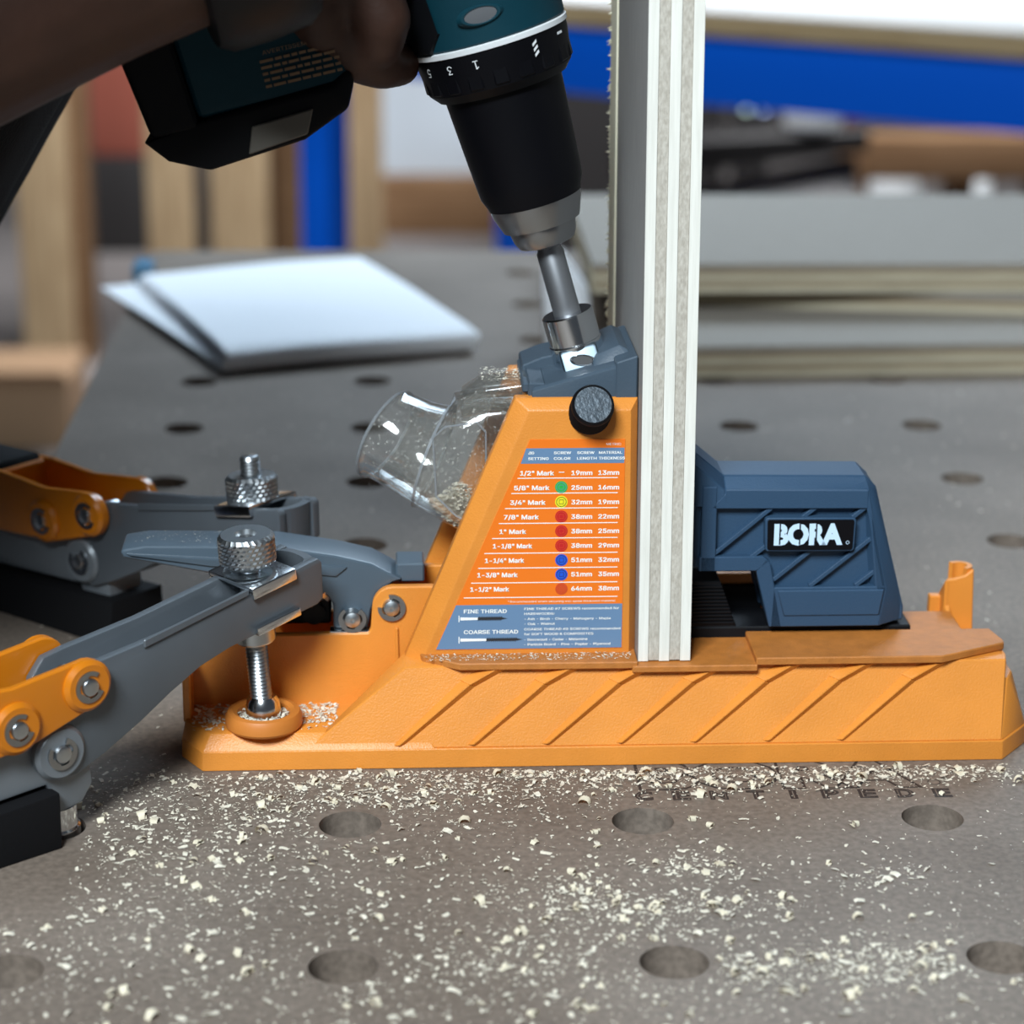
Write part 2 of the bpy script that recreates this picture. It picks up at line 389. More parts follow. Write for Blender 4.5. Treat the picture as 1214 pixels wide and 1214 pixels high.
# low platform at the left with a sloped front edge
plat = [(-6.5, 15), (2.8, 3.6), (76, 3.6), (76, 82.4), (2.8, 82.4), (-6.5, 71)]
join(body, hull([(x+.2, y+.3, 7) for x, y in foot[:2]] + [(-7.8, 73, 7), (0, 85.7, 7), (80, .3, 7), (80, 85.7, 7)] + [(x, y, 12.6) for x, y in plat], .3, 1))
for side in (0, 1):
    f = (lambda b: mirb(b)) if side else (lambda b: b)
    XE = 243 if side else 999
    # long sloped side wall, lower half leaning in, upper half upright
    join(body, f(hull([(min(x, XE), y, z) for x, y, z in [(35, .9, 7), (277.6, .7, 7), (42, 2.6, 12), (64.5, 8.6, 28), (70, 9.4, 34), (279.5, 9.4, 34), (279, 8.6, 28), (277.6, 24, 7), (45, 24, 7), (70, 24, 34), (279.5, 24, 34)]], .5, 1)))
    # chamfered strip along the wall's left edge up the tower
    # chip ledge in three steps
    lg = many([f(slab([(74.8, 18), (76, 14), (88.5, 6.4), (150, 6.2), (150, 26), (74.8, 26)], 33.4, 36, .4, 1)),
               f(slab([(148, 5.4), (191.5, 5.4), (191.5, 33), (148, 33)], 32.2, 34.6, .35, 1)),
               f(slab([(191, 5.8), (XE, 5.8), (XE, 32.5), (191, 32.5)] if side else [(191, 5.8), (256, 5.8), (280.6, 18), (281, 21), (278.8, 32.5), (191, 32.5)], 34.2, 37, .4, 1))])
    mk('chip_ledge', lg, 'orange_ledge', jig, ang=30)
    if not side: join(body, f(hull([(262, 9.6, 20), (279.6, 9.6, 20), (262, 9.6, 33.6), (279.4, 9.6, 33.6), (262, 30, 20), (281, 16, 20), (280.6, 30, 33.6), (262, 30, 33.6), (280.8, 16, 33.6), (281, 30, 20)], .3, 1)))
    # tower plate
    outer = [(69.5, 33), (107.6, 126.6), (149.2, 126.6), (150.4, 33)]
    inner = [(75.5, 33), (112.0, 123.2), (146.6, 123.2), (147.8, 33)]
    join(body, f(hull([(x, 16, z) for x, z in inner] + [(x, 20, z) for x, z in outer] + [(x, 25, z) for x, z in outer], .6, 2)))
    # wall with the pivot ear, in front of the lever
    ear = [(-6, 11), (-6, 33.5), (-4.2, 38.2), (57, 38.8), (58, 40)]
    ear += [(66.2+7.6*cos(a), 48.4+7.6*sin(a)) for a in [radians(q) for q in range(180, 80, -12)]]
    ear += [(82, 56), (98, 56), (98, 11)]
    join(body, f(prism(ear, 30, 33.4, .5, 1)))
    join(body, f(prism([(66.3, 20), (68.1, 20), (67.6, 41), (66.5, 41)], 28.9, 30.2, .3, 1)))
    join(body, f(box(-7.4, -4.6, 17, 33, 11, 34, .6, 1)))
    # end wall of the bed
# sloped right end and the deck between the ledges
join(body, hull([(277.5, .8, 7), (289.6, 15.5, 7), (289.6, 54, 7), (280, 64, 7), (280.4, 9.4, 27), (283.4, 16, 27), (283.4, 50, 27), (280.4, 57, 27), (266, 9, 27), (266, 57, 27), (266, 2, 7), (266, 64, 7)], .4, 1))
join(body, box(70, 244, 12, 74, 5, 26.5, .5, 1))
join(body, box(240, 279, 12, 56, 5, 26.5, .5, 1))
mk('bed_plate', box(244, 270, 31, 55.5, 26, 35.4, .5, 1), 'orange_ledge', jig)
join(body, box(146, 206, 57, 61, 28, 50, .5, 1))
# tray between the tower plates
join(body, hull([(72, 30, 11), (72, 56, 11), (118, 30, 11), (118, 56, 11), (100, 30, 56), (100, 56, 56), (118, 30, 60), (118, 56, 60)], .5, 1))
join(body, box(112, 148, 24, 62, 30, 122, .5, 1))
jbody = mk('jig_body', body, 'orange', jig, ang=30)
# diagonal ribs
for k in range(7):
    x0 = 66.5+25.6*k
    pts = [(x0-1.5, 1.4, 8), (x0+2.8, 1.4, 8), (x0+.8, -.2, 8.6),
           (x0+21.5, 9.0, 29.5), (x0+28.4, 8.2, 26.6), (x0+25.2, 5.2, 28.6), (x0+23, 10, 30), (x0+28, 10, 27)]
    b = hull(pts, .25, 1)
    pts2 = [(x0+20.5, 9.1, 29.8), (x0+28.4, 8.2, 26.6), (x0+25.2, 5.2, 28.6), (x0+34.5, 6.8, 33.6), (x0+39.5, 9.3, 33.4), (x0+30.5, 9.5, 33.6)]
    join(b, hull(pts2, .25, 1))
    mk('rib', b, 'orange', jbody)
# curved stop tab at the right
b = prism([(269.0, 24), (279.6, 24), (278.6, 50.4), (275.5, 48), (272, 46.8), (269.0, 46.4)], 58, 60, .4, 1)
join(b, hull([(268.2, y, 24) for y in (58, 72)] + [(270.0, y, 24) for y in (58, 72)] + [(268.2, 58, 46.4), (270.0, 58, 46.4), (268.2, 62, 42), (270.0, 62, 42), (268.2, 72, 34), (270.0, 72, 34)], .3, 1))
for q in range(-70, 130, 20):
    t0, t1 = radians(q), radians(q+20)
    join(b, hull([(274.3+r_*cos(t), 63.0+r_*sin(t), z) for t in (t0, t1) for r_ in (2.9, 4.7) for z in (24, 50.5)]))
join(b, hull([(268.4, 46, 26), (270.2, 46, 26), (268.4, 58, 26), (270.2, 58, 26), (268.4, 57.5, 37), (270.2, 57.5, 37)], .3, 1))
join(b, box(264.4, 268.6, 64, 68, 26, 38, .4, 1))
join(b, box(264, 280, 56, 70, 8, 26, .4, 1))
mk('stop_tab', b, 'orange', jbody)
# sticker with the screw chart
sy = 15.75
sticker = mk('screw_chart', prism([(112.5, 113.1), (144.8, 113.1), (145.2, 37.7), (80.5, 37.7)], sy, 16.0, 0), 'st_orange', jig, label='orange and blue printed screw chart on the tower')
mk('blue_panel', prism([(109.4, 104.7), (144.6, 104.7), (144.6, 110.1), (111.2, 110.1)], sy-.05, sy), 'st_blue', sticker)
mk('blue_panel', prism([(80.6, 37.8), (145.1, 37.8), (145.0, 54.0), (87.5, 54.0)], sy-.05, sy), 'st_blue', sticker)
tx = []; ty = sy-.10
def T(s, x, z, w=None, h=2.2, bold=.055, al='LEFT'): tx.append(text_bm(s, w, h, 0.0, (x, ty, z), align=al, bold=bold))
marks = ['1/2" Mark', '5/8" Mark', '3/4" Mark', '7/8" Mark', '1" Mark', '1-1/8" Mark', '1-1/4" Mark', '1-3/8" Mark', '1-1/2" Mark']
lens_ = ['19mm', '25mm', '32mm', '38mm', '38mm', '38mm', '51mm', '51mm', '64mm']
thk = ['13mm', '16mm', '19mm', '22mm', '25mm', '29mm', '32mm', '35mm', '38mm']
mx = [109.2, 107.2, 105.9, 103.8, 102.3, 100.1, 97.4, 94.8, 92.4]
mw = [11.4, 11.9, 11.9, 11.8, 9.0, 13.3, 13.3, 13.7, 13.2]
rl = [108.4, 106.3, 104.2, 102.1, 99.8, 97.2, 95.1, 92.7, 90.2]
rules = []
for k in range(9):
    z = 101.55-5.2*k
    T(marks[k], mx[k], z-1.05, mw[k]); T(lens_[k], 126.65+.07*k, z-1.05, 7.0); T(thk[k], 135.8+.1*k, z-1.05, 7.0)
    zr = 99.4-5.36*k if k else 99.4
    rules.append(prism([(rl[k], zr), (142.5+.1*k, zr), (142.5+.1*k, zr+.28), (rl[k], zr+.28)], ty, sy-.02))
T('JIG', 111.9, 108.0, None, 1.25); T('SETTING', 111.9, 106.0, 6.9, 1.25); T('SCREW', 120.6, 108.0, 5.8, 1.25); T('COLOR', 120.6, 106.0, 5.6, 1.25)
T('SCREW', 128.5, 108.0, 5.8, 1.25); T('LENGTH', 128.5, 106.0, 6.6, 1.25); T('MATERIAL', 135.9, 108.0, 7.8, 1.25); T('THICKNESS', 135.9, 106.0, 8.8, 1.25)
T('METRIC', 138.4, 111.0, 5.0, 1.15, .0); T('-', 122.4, 100.9, 1.7, 2.2)
T('*Recommended when securing into same thickness material', 105.4, 54.8, 37.2, .95, .0)
T('FINE THREAD', 90.2, 51.0, 14.7, 1.9, .045); T('COARSE THREAD', 90.2, 43.4, 18.7, 1.9, .045)
for z, s, wd in ((52.0, 'FINE THREAD #7 SCREWS recommended for', 32.8), (50.2, 'HARDWOODS:', 10.4), (48.3, '- Ash - Birch - Cherry - Mahogany - Maple', 30), (46.5, '- Oak - Walnut', 10.6),
                 (44.5, 'COARSE THREAD #8 SCREWS recommended', 33.4), (42.7, 'for SOFT WOOD & COMPOSITES', 24), (40.7, '- Basswood - Cedar - Melamine', 22), (38.9, '- Particle Board - Pine - Poplar - Plywood', 30)):
    T(s, 111.1, z, wd, 1.15, .035)
mk('white_lettering', many(tx+rules), 'st_white', sticker)
scr = []; scd = []
for z, xe, xm in ((49.0, 105.3, 95), (41.2, 110.6, 98)):
    scr += [prism([(88.4, z-1.2), (88.7, z-1.2), (88.7, z+1.2), (88.4, z+1.2)], ty, sy-.02), prism([(89.0, z-.55), (xm, z-.42), (xm, z+.42), (89.0, z+.55)], ty, sy-.02)]
    scd += [prism([(xm, z-.45), (xe-2, z-.45), (xe, z), (xe-2, z+.45), (xm, z+.45)], ty+.02, sy-.02)]
    n = 14
    for q in range(n):
        x = xm+(xe-2-xm)*q/n; scd.append(prism([(x, z-.75), (x+.35, z-.75), (x+.75, z+.75), (x+.4, z+.75)], ty, sy-.02))
mk('screw_drawing', many(scr), 'st_white', sticker); mk('screw_thread_drawing', many(scd), 'dark_print', sticker)
for k, c in enumerate(['dgreen', 'dyellow', 'dred', 'dred', 'dred', 'dblue', 'dblue', 'drust']):
    z = 96.3-5.24*k; x = 123.3+.08*k
    mk('color_dot', lathe([(2.15, 0), (2.15, .1)], 28, (x, sy, z), (0, -1, 0)), c, sticker)
    ln = many([lathe([(1.55, .1), (1.75, .1), (1.75, .14), (1.55, .14)], 28, (x, sy, z), (0, -1, 0), close=False)] +
              [prism(q, sy-.14, sy-.1) for q in ([(x-.8, z-.8), (x+.8, z-.8), (x+.8, z-.65), (x-.8, z-.65)], [(x-.8, z+.65), (x+.8, z+.65), (x+.8, z+.8), (x-.8, z+.8)],
                                                   [(x-.8, z-.8), (x-.65, z-.8), (x-.65, z+.8), (x-.8, z+.8)], [(x+.65, z-.8), (x+.8, z-.8), (x+.8, z+.8), (x+.65, z+.8)])])
    mk('dot_outline', ln, 'drust' if c in ('dred', 'drust') else 'dark_print' if c != 'dgreen' else 'st_blue', sticker)
# grey drill guide block
g = new()
def gz(x): return 134.0+(x-130)*.285
join(g, hull([(x, y, 122) for y in (21, 65) for x in (113.4, 148.4)] + [(x, y, gz(x)-.8) for y in (21, 65) for x in (113.4, 148.4)] + [(x, y, gz(x)) for y in (22.4, 63.6) for x in (114, 148)], .5, 2))
join(g, box(110.4, 116, 26, 60, 126.8, 130.2, .5, 1)); join(g, box(112.2, 118, 23, 63, 124.4, 131, .5, 1))
join(g, hull([(x, y, 126) for y in (44, 64) for x in (111.2, 134)] + [(111.2, y, 131.8) for y in (44, 64)] + [(118, y, 134.6) for y in (44, 64)] + [(134, y, 138.2) for y in (44, 64)], .5, 1))
join(g, hull([(x, y, gz(x)-2) for y in (27, 61) for x in (134.5, 147.8)] + [(136, y, gz(136)+3.2) for y in (31, 61)] + [(143.5, y, gz(143.5)+4.4) for y in (31, 61)] + [(146.4, y, gz(146)+2.4) for y in (30, 61)] + [(134.6, y, gz(134)+1.4) for y in (30, 61)], .6, 2))
join(g, hull([(x, 20.2, 123.4) for x in (141.6, 149)] + [(x, 66, 123.4) for x in (141.6, 149)] + [(141.6, y, 138.6) for y in (20.2, 66)] + [(149, y, 141) for y in (20.2, 66)], .5, 1))
guide = mk('drill_guide', g, 'guide', jig, label='grey drill guide block on top of the tower', ang=28)
TA = radians(16.2); DX = Vector((cos(TA), 0, sin(TA))); DS = Vector((-sin(TA), 0, cos(TA))); B0 = Vector((126.5, YC, 150.9))
def dpt(x, y, s): return B0 + DX*x + Vector((0, 1, 0))*(y) + DS*s
b = lathe([(5.2, -36), (9.2, -36), (9.2, -10.7), (8.8, -10.4), (5.2, -10.4)], 36, B0, DS, close=False)
bush = mk('steel_bushing', b, 'chrome', guide)
cr = hull([(x, y, z) for x in (-6.6, 6.6) for y, z in ((-8.6, -10.9), (-12.2, -18.5), (-12.2, -22), (-3, -22), (-3, -10.9))], 1.2, 3)
cr.transform(Matrix(((DX.x, 0, DS.x, B0.x), (0, 1, 0, B0.y), (DX.z, 0, DS.z, B0.z), (0, 0, 0, 1))))
mk('bushing_cradle', cr, 'cradle', guide)
ppt = dpt(.6, -10.75, -15.2); pdr = (DS*.43+Vector((0, -.90, 0)))
def oval(bm):
    bm.transform(axis_m(ppt, pdr) @ Matrix.Diagonal((.95, .42, 1, 1))); return bm
mk('chip_port', oval(lathe([(3.2, -.8), (4.6, -.4), (4.7, .25), (3.9, .45), (3.2, -.2)], 32, close=False)), 'chrome', guide)
mk('chip_port_hole', oval(lathe([(3.7, .1), (0, .1)], 24, close=False)), 'dark_print', guide)
ka = radians(31); kd = Vector((.03, -cos(ka), sin(ka))); kc = Vector((132.6, 19, 120.8))
mk('lock_knob', lathe([(6.9, 0), (7.3, 1)] + [(7.3 if k % 2 else 7.05, 1+k*.4) for k in range(1, 26)] + [(7.1, 12.2), (6.6, 12.8), (6.3, 12.5), (0, 12.4)], 40, kc, kd), 'black', jig, label='round black lock knob below the drill guide')
mk('knob_face', lathe([(6.2, 12.55), (0, 12.55)], 32, kc, kd, close=False), 'knobface', jig, label='dark metal face of the lock knob')
# slate blue clamping block at the right
sl = new()
fr = [(183.1, 91.0), (231.6, 90.4), (239.8, 54.6), (237.9, 40.0), (198.7, 40.0), (193.5, 61.0), (177, 61.0), (171.2, 56.0), (171.2, 97)]
midp = [(171.2, 102.9), (181.3, 94.5), (231.2, 93.6), (234.6, 90.2), (237.0, 85.8), (247.6, 43.8), (247.6, 40)]
Yf, Ym = 28.0, 35.0
b = hull([(x, Yf, z) for x, z in ((177, 61), (183.1, 91), (231.6, 90.4), (239.8, 54.6), (195, 61))] + [(x, Ym, z) for x, z in ((171.2, 61), (181.3, 94.5), (231.2, 94), (235.8, 88.5), (243.6, 61))] +
         [(x, 2*YC-Ym, z) for x, z in ((171.2, 61), (181.3, 94.5), (231.2, 94), (235.8, 88.5), (243.6, 61))] + [(x, 2*YC-Yf, z) for x, z in ((177, 61), (183.1, 91), (231.6, 90.4), (239.8, 54.6))], .5, 1)
rec = [(178.3, 84.3), (231.6, 83.8), (238.2, 55.0), (199.8, 55.0), (197.6, 64.1), (195.8, 66.2), (178.9, 66.3)]
sl = new()
# built as a shell: core set back 3.5 mm, with the frame bars, lower panel and ribs standing proud
core = [(171.2, 61.5), (171.2, 97), (183, 90), (231, 89.4), (239, 54.6), (237.2, 40), (199.5, 40), (194.2, 61.5)]
join(sl, prism(core, 31.2, 54.8, .3, 1))
cap = [(171.2, 84.3), (171.2, 101), (182.4, 91.0), (231.6, 90.4), (232.6, 84.0)]
for side in (0, 1):
    f = (lambda q: mirb(q)) if side else (lambda q: q)
    for poly in ([(176.5, 84.0), (182.6, 91.0), (231.7, 90.4), (231.8, 83.6)], [(231.2, 84.4), (231.8, 90.3), (239.9, 54.6), (238.0, 54.6)],
                 [(173.5, 61), (173.5, 92), (178.6, 92), (178.9, 61)], [(173, 61), (173, 66.4), (195.6, 66.4), (197.8, 64.4), (193.4, 61)],
                 [(193.4, 60.9), (196.5, 65.6), (198.2, 64), (203.2, 40), (198.7, 40)], [(199, 40), (199.6, 54.8), (239.8, 54.8), (237.9, 40)]):
        join(sl, f(prism(poly, Yf, 33, .35, 1)))
    # sloping shoulders behind the front frame
    join(sl, f(hull([(181.3, Yf, 91), (231.7, Yf, 90.4), (181.3, Ym, 94.6), (231.2, Ym, 94), (235, Ym, 90), (232.5, Yf+.4, 88), (181.3, Ym, 84), (231, Ym, 84), (181.3, Yf, 86)], .4, 1)))
    join(sl, f(hull([(170.8, Yf+1, 99.5), (181.3, Yf, 91), (170.8, Ym, 103.3), (181.3, Ym, 94.6), (170.8, Yf+1, 84.5), (181.3, Ym, 84.5), (170.8, Ym, 84.5), (181.3, Yf, 84.5)], .3, 1)))
    join(sl, f(hull([(231.6, Yf, 90.4), (239.8, Yf, 54.6), (237.9, Yf, 40), (235.6, Ym, 90), (247.6, Ym, 45), (247.6, Ym, 40), (230, Ym, 88), (234, Ym, 40), (231.4, Ym, 93.6)], .4, 1)))
join(sl, prism([(171.2, 86), (171.2, 102.9), (181.3, 94.6), (231.2, 94), (235.2, 90), (247.6, 45), (247.6, 40), (236, 40), (230, 86)], Ym-1, 2*YC-Ym+1, .5, 1))
blk = mk('clamping_block', sl, 'slate', jig, label='slate blue ribbed clamping block with a black name badge', ang=28)
def diag(a, b_, wd=1.5):
    d = Vector((b_[0]-a[0], b_[1]-a[1])).normalized(); n = Vector((-d.y, d.x))*wd/2
    return [(a[0]-n.x, a[1]-n.y), (b_[0]-n.x, b_[1]-n.y), (b_[0]+n.x, b_[1]+n.y), (a[0]+n.x, a[1]+n.y)]
for a, b_ in (((178.6, 67.4), (198, 84)), ((191.2, 65.6), (213.8, 84.2)), ((199.6, 57.3), (231.2, 84)), ((212.6, 54.8), (233.6, 72.4)), ((228.8, 54.8), (236.2, 60.8))):
    mk('rib', prism(diag(a, b_), 28.7, 31.4, .2, 1), 'slate', blk)
mk('lower_panel', prism([(201.0, 53.8), (239.0, 53.8), (237.5, 44.3), (203.6, 44.3)], 27.4, 29, .35, 1), 'slate', blk)
badge_o = [(195.6, 80.2), (196.4, 80.9), (226.9, 80.7), (227.6, 80), (227.4, 69.2), (226.6, 68.4), (196.6, 68.6), (195.9, 69.4)]
mk('badge_frame', prism(badge_o, 26.9, 31.3, .3, 1), 'slate', blk)
bi = [(196.4, 79.8), (196.9, 80.3), (226.4, 80.1), (226.9, 79.6), (226.7, 69.6), (226.1, 69.0), (197.1, 69.2), (196.6, 69.8)]
badge = mk('name_badge', prism(bi, 26.6, 27.5, .1, 1), 'chuck', blk, label='black badge with pale blue BORA lettering')
bt = text_bm('BORA', 24.2, 7.3, .055, (198.8, 26.5, 71.5)); 
for q in bt.verts: q.co.y = 26.5
join(bt, lathe([(.45, 0), (.62, 0), (.62, .05), (.45, .05)], 16, (224.8, 26.55, 71.8), (0, -1, 0), close=False))
mk('badge_lettering', bt, 'bluewhite', blk)
cuts = many([prism([(x, 71.2), (x+.5, 71.2), (x+.5, 79.2), (x, 79.2)], 26.42, 26.48) for x in (200.6, 207.6, 213.4)])
mk('stencil_gap', cuts, 'chuck', blk)
b = many([box(168, 250.5, 33, 53, 28, 38.4, .5, 1), hull([(168, y, z) for y in (33.6, 52) for z in (38, 55.4)] + [(181.6, y, 55.4) for y in (33.6, 52)] + [(188, y, 38) for y in (33.6, 52)], .3, 1), box(172, 200, 54.6, 56.9, 28, 46.2, .3, 1)])
slide = mk('slide_plate', b, 'black', jig, label='black slide plate under the clamping block')
b = many([prism([(169, 39.6+1.35*k), (187.3-.48*k, 39.6+1.35*k), (187.0-.48*k, 40.3+1.35*k), (169, 40.3+1.35*k)], 32.9, 34, .12, 1) for k in range(11)])
mk('grip_ridges', b, 'black', slide)
# clear dust port
def sect(cx, cz, ux, uz, hz, hy, n=2.0, seg=40):
    u = Vector((ux, 0, uz)).normalized(); o = []
    for k in range(seg):
        a = 2*pi*k/seg; ca, sa = cos(a), sin(a)
        px = math.copysign(abs(ca)**(2/n), ca)*hz; py = math.copysign(abs(sa)**(2/n), sa)*hy
        o.append(Vector((cx, YC, cz)) + u*px + Vector((0, py, 0)))
    return o
def loft(secs):
    bm = new(); rs = [[bm.verts.new(p) for p in s] for s in secs]
    for a, b_ in zip(rs, rs[1:]):
        for i in range(len(a)): bm.faces.new((a[i], a[(i+1) % len(a)], b_[(i+1) % len(a)], b_[i]))
    bmesh.ops.recalc_face_normals(bm, faces=bm.faces); return bm
def shell(bm, t):
    bmesh.ops.solidify(bm, geom=bm.faces[:], thickness=t); return bm
ends = [((70.2, 124.2), (58.4, 93.0), 16.0, 2), ((71.8, 123.6), (60.6, 91.6), 16.4, 2), ((78, 122.0), (72, 84.4), 17.6, 2), ((83.5, 121), (81, 78.8), 18, 2.4), ((88, 121.5), (88.5, 74.4), 17.4, 3), ((98, 123), (99, 68.2), 16.5, 4), ((111, 123.5), (111, 61), 16.2, 5)]
secs = [sect((a[0]+b_[0])/2, (a[1]+b_[1])/2, a[0]-b_[0], a[1]-b_[1], sqrt((a[0]-b_[0])**2+(a[1]-b_[1])**2)/2, hy, n) for a, b_, hy, n in ends[4:]]
def ringsec(c, nrm, r, r2=None, seg=40):
    nrm = Vector(nrm).normalized(); u = Vector((.35, 0, .94)); u = (u-nrm*u.dot(nrm)).normalized(); v = u.cross(nrm)
    if v.y < 0: v = -v
    return [Vector(c)+u*(r*cos(2*pi*k/seg))+v*((r2 or r)*sin(2*pi*k/seg)) for k in range(seg)]
NZ = (-.80, .46, .36)
tube = [ringsec((63.6, 53, 105.0), NZ, 16.6), ringsec((64.6, 52.6, 104.7), NZ, 17.2), ringsec((65.8, 52.2, 104.4), NZ, 16.6), ringsec((74, 48.5, 101.5), (-.84, .38, .36), 17.2), ringsec((80.5, 45.2, 99.2), (-.90, .26, .30), 18.6, 18.0)]
secs = tube + secs
port = mk('dust_port', shell(loft(secs), 1.2), 'clear', jig, label='clear plastic dust collection port', ang=40)
nk = [sect(90.5, 119, 0, 1, 4.2, 9, 4), sect(96, 121.8, 0, 1, 5, 10, 6), sect(113.2, 123.8, 0, 1, 5.2, 10.4, 7)]
nb = shell(loft(nk), 1.0)
join(nb, shell(loft([sect(111, 123.6, 0, 1, 6.6, 12, 7), sect(114, 123.9, 0, 1, 6.8, 12, 7)]), 1.2))
for yy in (36, 40, 46): join(nb, box(96, 113, yy, yy+.9, 128.4, 129.6, .2, 1))
mk('port_neck', nb, 'clear', jig, label='clear plastic neck joining port and drill guide')
rings = loft([ringsec((80.2, 45.3, 99.2), (-.90, .26, .30), 19.6, 19.0), ringsec((81.2, 45.0, 99.2), (-.90, .26, .30), 19.6, 19.0)])
mk('port_seam', shell(rings, .8), 'clear_edge', port)
mk('port_rim', shell(loft([ringsec((63.2, 53.2, 105.1), NZ, 17.0), ringsec((64.2, 52.8, 104.8), NZ, 17.3)]), .8), 'clear_edge', port)
fp = [(80, 26.4, 111), (84, 25.6, 115), (95, 25.8, 116.5), (98, 26, 113), (98.4, 26, 84), (95.5, 26, 79.5), (88, 25.6, 83), (81, 26.4, 90)]
mk('port_window', many([cyl(fp[k], fp[(k+1) % 8], .38, 8) for k in range(8)]), 'clear_edge', port)
# toggle lever on the jig
lev = [(-28.6, 69.2), (-28.0, 66.4), (3.5, 60.0), (27, 57.5), (38, 54.5), (43, 51.2), (44.8, 48.5), (44.8, 39.2), (57, 39.2), (58.2, 46), (60.5, 52), (66, 56.2), (69.5, 57.2), (58.5, 63.3), (46, 66.4), (25, 69.8), (4, 70.2), (-20, 70.6)]
lv = prism(lev, 32.6+1, 53.4-1, 1.6, 3)
join(lv, prism([(-26.5, 68.2), (3, 66.4), (25, 65.8), (44, 62.8), (50, 62.4), (46, 59), (34, 60.5), (25, 62.8), (3, 63.2), (-25, 67.4)], 32.7, 36, .5, 2))
join(lv, box(67, 77, 36, 50, 55.5, 62.4, .6, 1))
lever = mk('toggle_lever', lv, 'lever', jig, label='grey blue toggle lever pivoted on the orange ear', ang=30)
b = many([box(22, 44, 38, 48, 39.5, 52, .8, 1), cyl((30, 36, 46), (30, 50, 46), 4, 20), cyl((38, 36, 44), (38, 50, 44), 4, 20)])
mk('linkage', b, 'black', jig, label='black linkage bars behind the pad')
mk('linkage_bolt', many([lathe([(4.4, 0), (4.4, 5.5)], 6, (40.5, 38, 51.5), (.75, 0, .65)), cyl((36, 38, 48), (41, 38, 52), 3, 18)]), 'chrome', jig)
mk('steel_foot', box(43.6, 57.6, 31, 36, 38.2, 39.4, .4, 2), 'chrome', jig)
for c, rot in (((65.4, 29.9, 48.4), radians(140)), ((51.6, 31.4, 43.7), radians(90))):
    mk('pivot_pin', lathe([(3.3, -14), (3.3, .6), (2.7, 1.6), (1.2, 2.2), (.5, 2.25), (0, 2.0)], 28, c, (0, -1, 0)), 'zinc', jig)
    mk('retaining_clip', eclip((c[0], c[1]-.1, c[2]), 4.9, rot=rot), 'steel', jig)
# ------------------------------------------------------------------ plywood panel being drilled
tilt = Matrix.Rotation(radians(-.46), 4, 'Y')
PF = J @ Matrix.Translation((.1502, .0095, .0348)) @ tilt
panel = root('plywood_board', 'upright pale plywood panel standing on edge in the orange jig', 'plywood', PF)
PW, PD, PH = 18.3, 118, 330
for k in range(5):
    x0 = PW*k/5; off = (0, .35, 0, .35, 0)[k]
    b = box(x0+.03, x0+PW/5-.03, off, PD-off, off*.6, PH, .12, 1)
    o = mk('veneer_layer', b, 'vlong' if k % 2 == 0 else 'vend', panel)
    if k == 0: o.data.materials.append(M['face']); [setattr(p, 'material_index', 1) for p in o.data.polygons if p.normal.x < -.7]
fz = []
for k in range(240):
    z = 75+random.random()*250; y = PD-random.random()*1.2
    fz.append(hull([(0, y, z), (0, y-.9, z+.9), (-.8-random.random()*1.6, y+.5, z+random.uniform(-1.5, 1.5)), (0, y+.1, z+1.4)]))
fz.append(box(-.7, .1, PD-22, PD+.3, 66, PH, .25, 1))  # raised cream strip on the left face along the far edge
mk('cream_edge', many(fz), 'splinter', panel, label='cream strip and splinters along the far edge')
# ------------------------------------------------------------------ cordless drill
DF = J @ Matrix(((DX.x, 0, DS.x, B0.x*S), (0, 1, 0, B0.y*S), (DX.z, 0, DS.z, B0.z*S), (0, 0, 0, 1)))
drill = root('cordless_drill', 'black and teal cordless drill held over the drill guide', 'drill', DF)
mk('drill_bit', lathe([(4.3, -9), (4.7, -8.5), (4.7, 22), (4.1, 23), (4.1, 30)], 32), 'darksteel', drill)
mk('stop_collar', lathe([(4.75, -10.6), (8.5, -10.6), (9.0, -10.1), (9.0, -.5), (8.5, 0), (4.75, 0)], 44, close=False), 'chrome', drill, label='shiny steel stop collar on the bit')
mk('chuck_nose', lathe([(4.6, 25), (6.4, 24.6), (9.6, 25.6), (10.9, 28), (11.5, 31), (11.5, 32.2), (13.4, 32.4), (15.6, 38.6), (15.9, 41), (14, 41.5)], 48, close=False), 'steel', drill)
mk('chuck_sleeve', lathe([(15.2, 40.4), (16.2, 41), (16.4, 42.2), (17.8, 45.5), (18.2, 50), (20.2, 82), (20.2, 84)], 56), 'chuck', drill)
tr = lathe([(20.5, 81), (22.0, 81), (24.6, 84), (26.0, 94.5), (26.0, 97)], 72)
for k in range(18):
    a = 2*pi*k/18
    join(tr, box(-2.6, 2.6, -25.3, -24.0, 84.6, 91, .5, 1), Matrix.Rotation(a, 4, 'Z'))
ring = mk('torque_ring', tr, 'chuck', drill)
def on_ring(bm, phi, s, r=26.05):
    """bm in x,z plane facing -y, wrapped flat on the ring at angle phi, upside down as printed"""
    m = Matrix.Rotation(phi, 4, 'Z') @ Matrix.Translation((0, -r, s)) @ Matrix.Rotation(pi, 4, 'Y')
    bm.transform(m); return bm
nm = []
for s_, ph in (('5', -1.03), ('3', -.64), ('1', -.27)): nm.append(on_ring(text_bm(s_, None, 4.0, .0, (0, 0, -2), align='CENTER'), ph, 92.3))
for q in (-1.7, 0, 1.7): nm.append(on_ring(prism([(-.9, q-1.0), (.9, q+.1), (.9, q+1.0), (-.9, q-.1)], -.05, .02), .53, 92.4))
nm.append(on_ring(prism([(-1.6, -.4), (1.6, -.4), (1.6, .4), (-1.6, .4)], -.05, .02), 1.02, 94))
mk('ring_numbers', many(nm), 'white_paint', ring)
mk('index_band', lathe([(25.8, 96.6), (26.5, 96.8), (26.6, 98.4), (25.8, 98.8)], 72, close=False), 'white_paint', drill, label='pale grey index band above the torque ring')
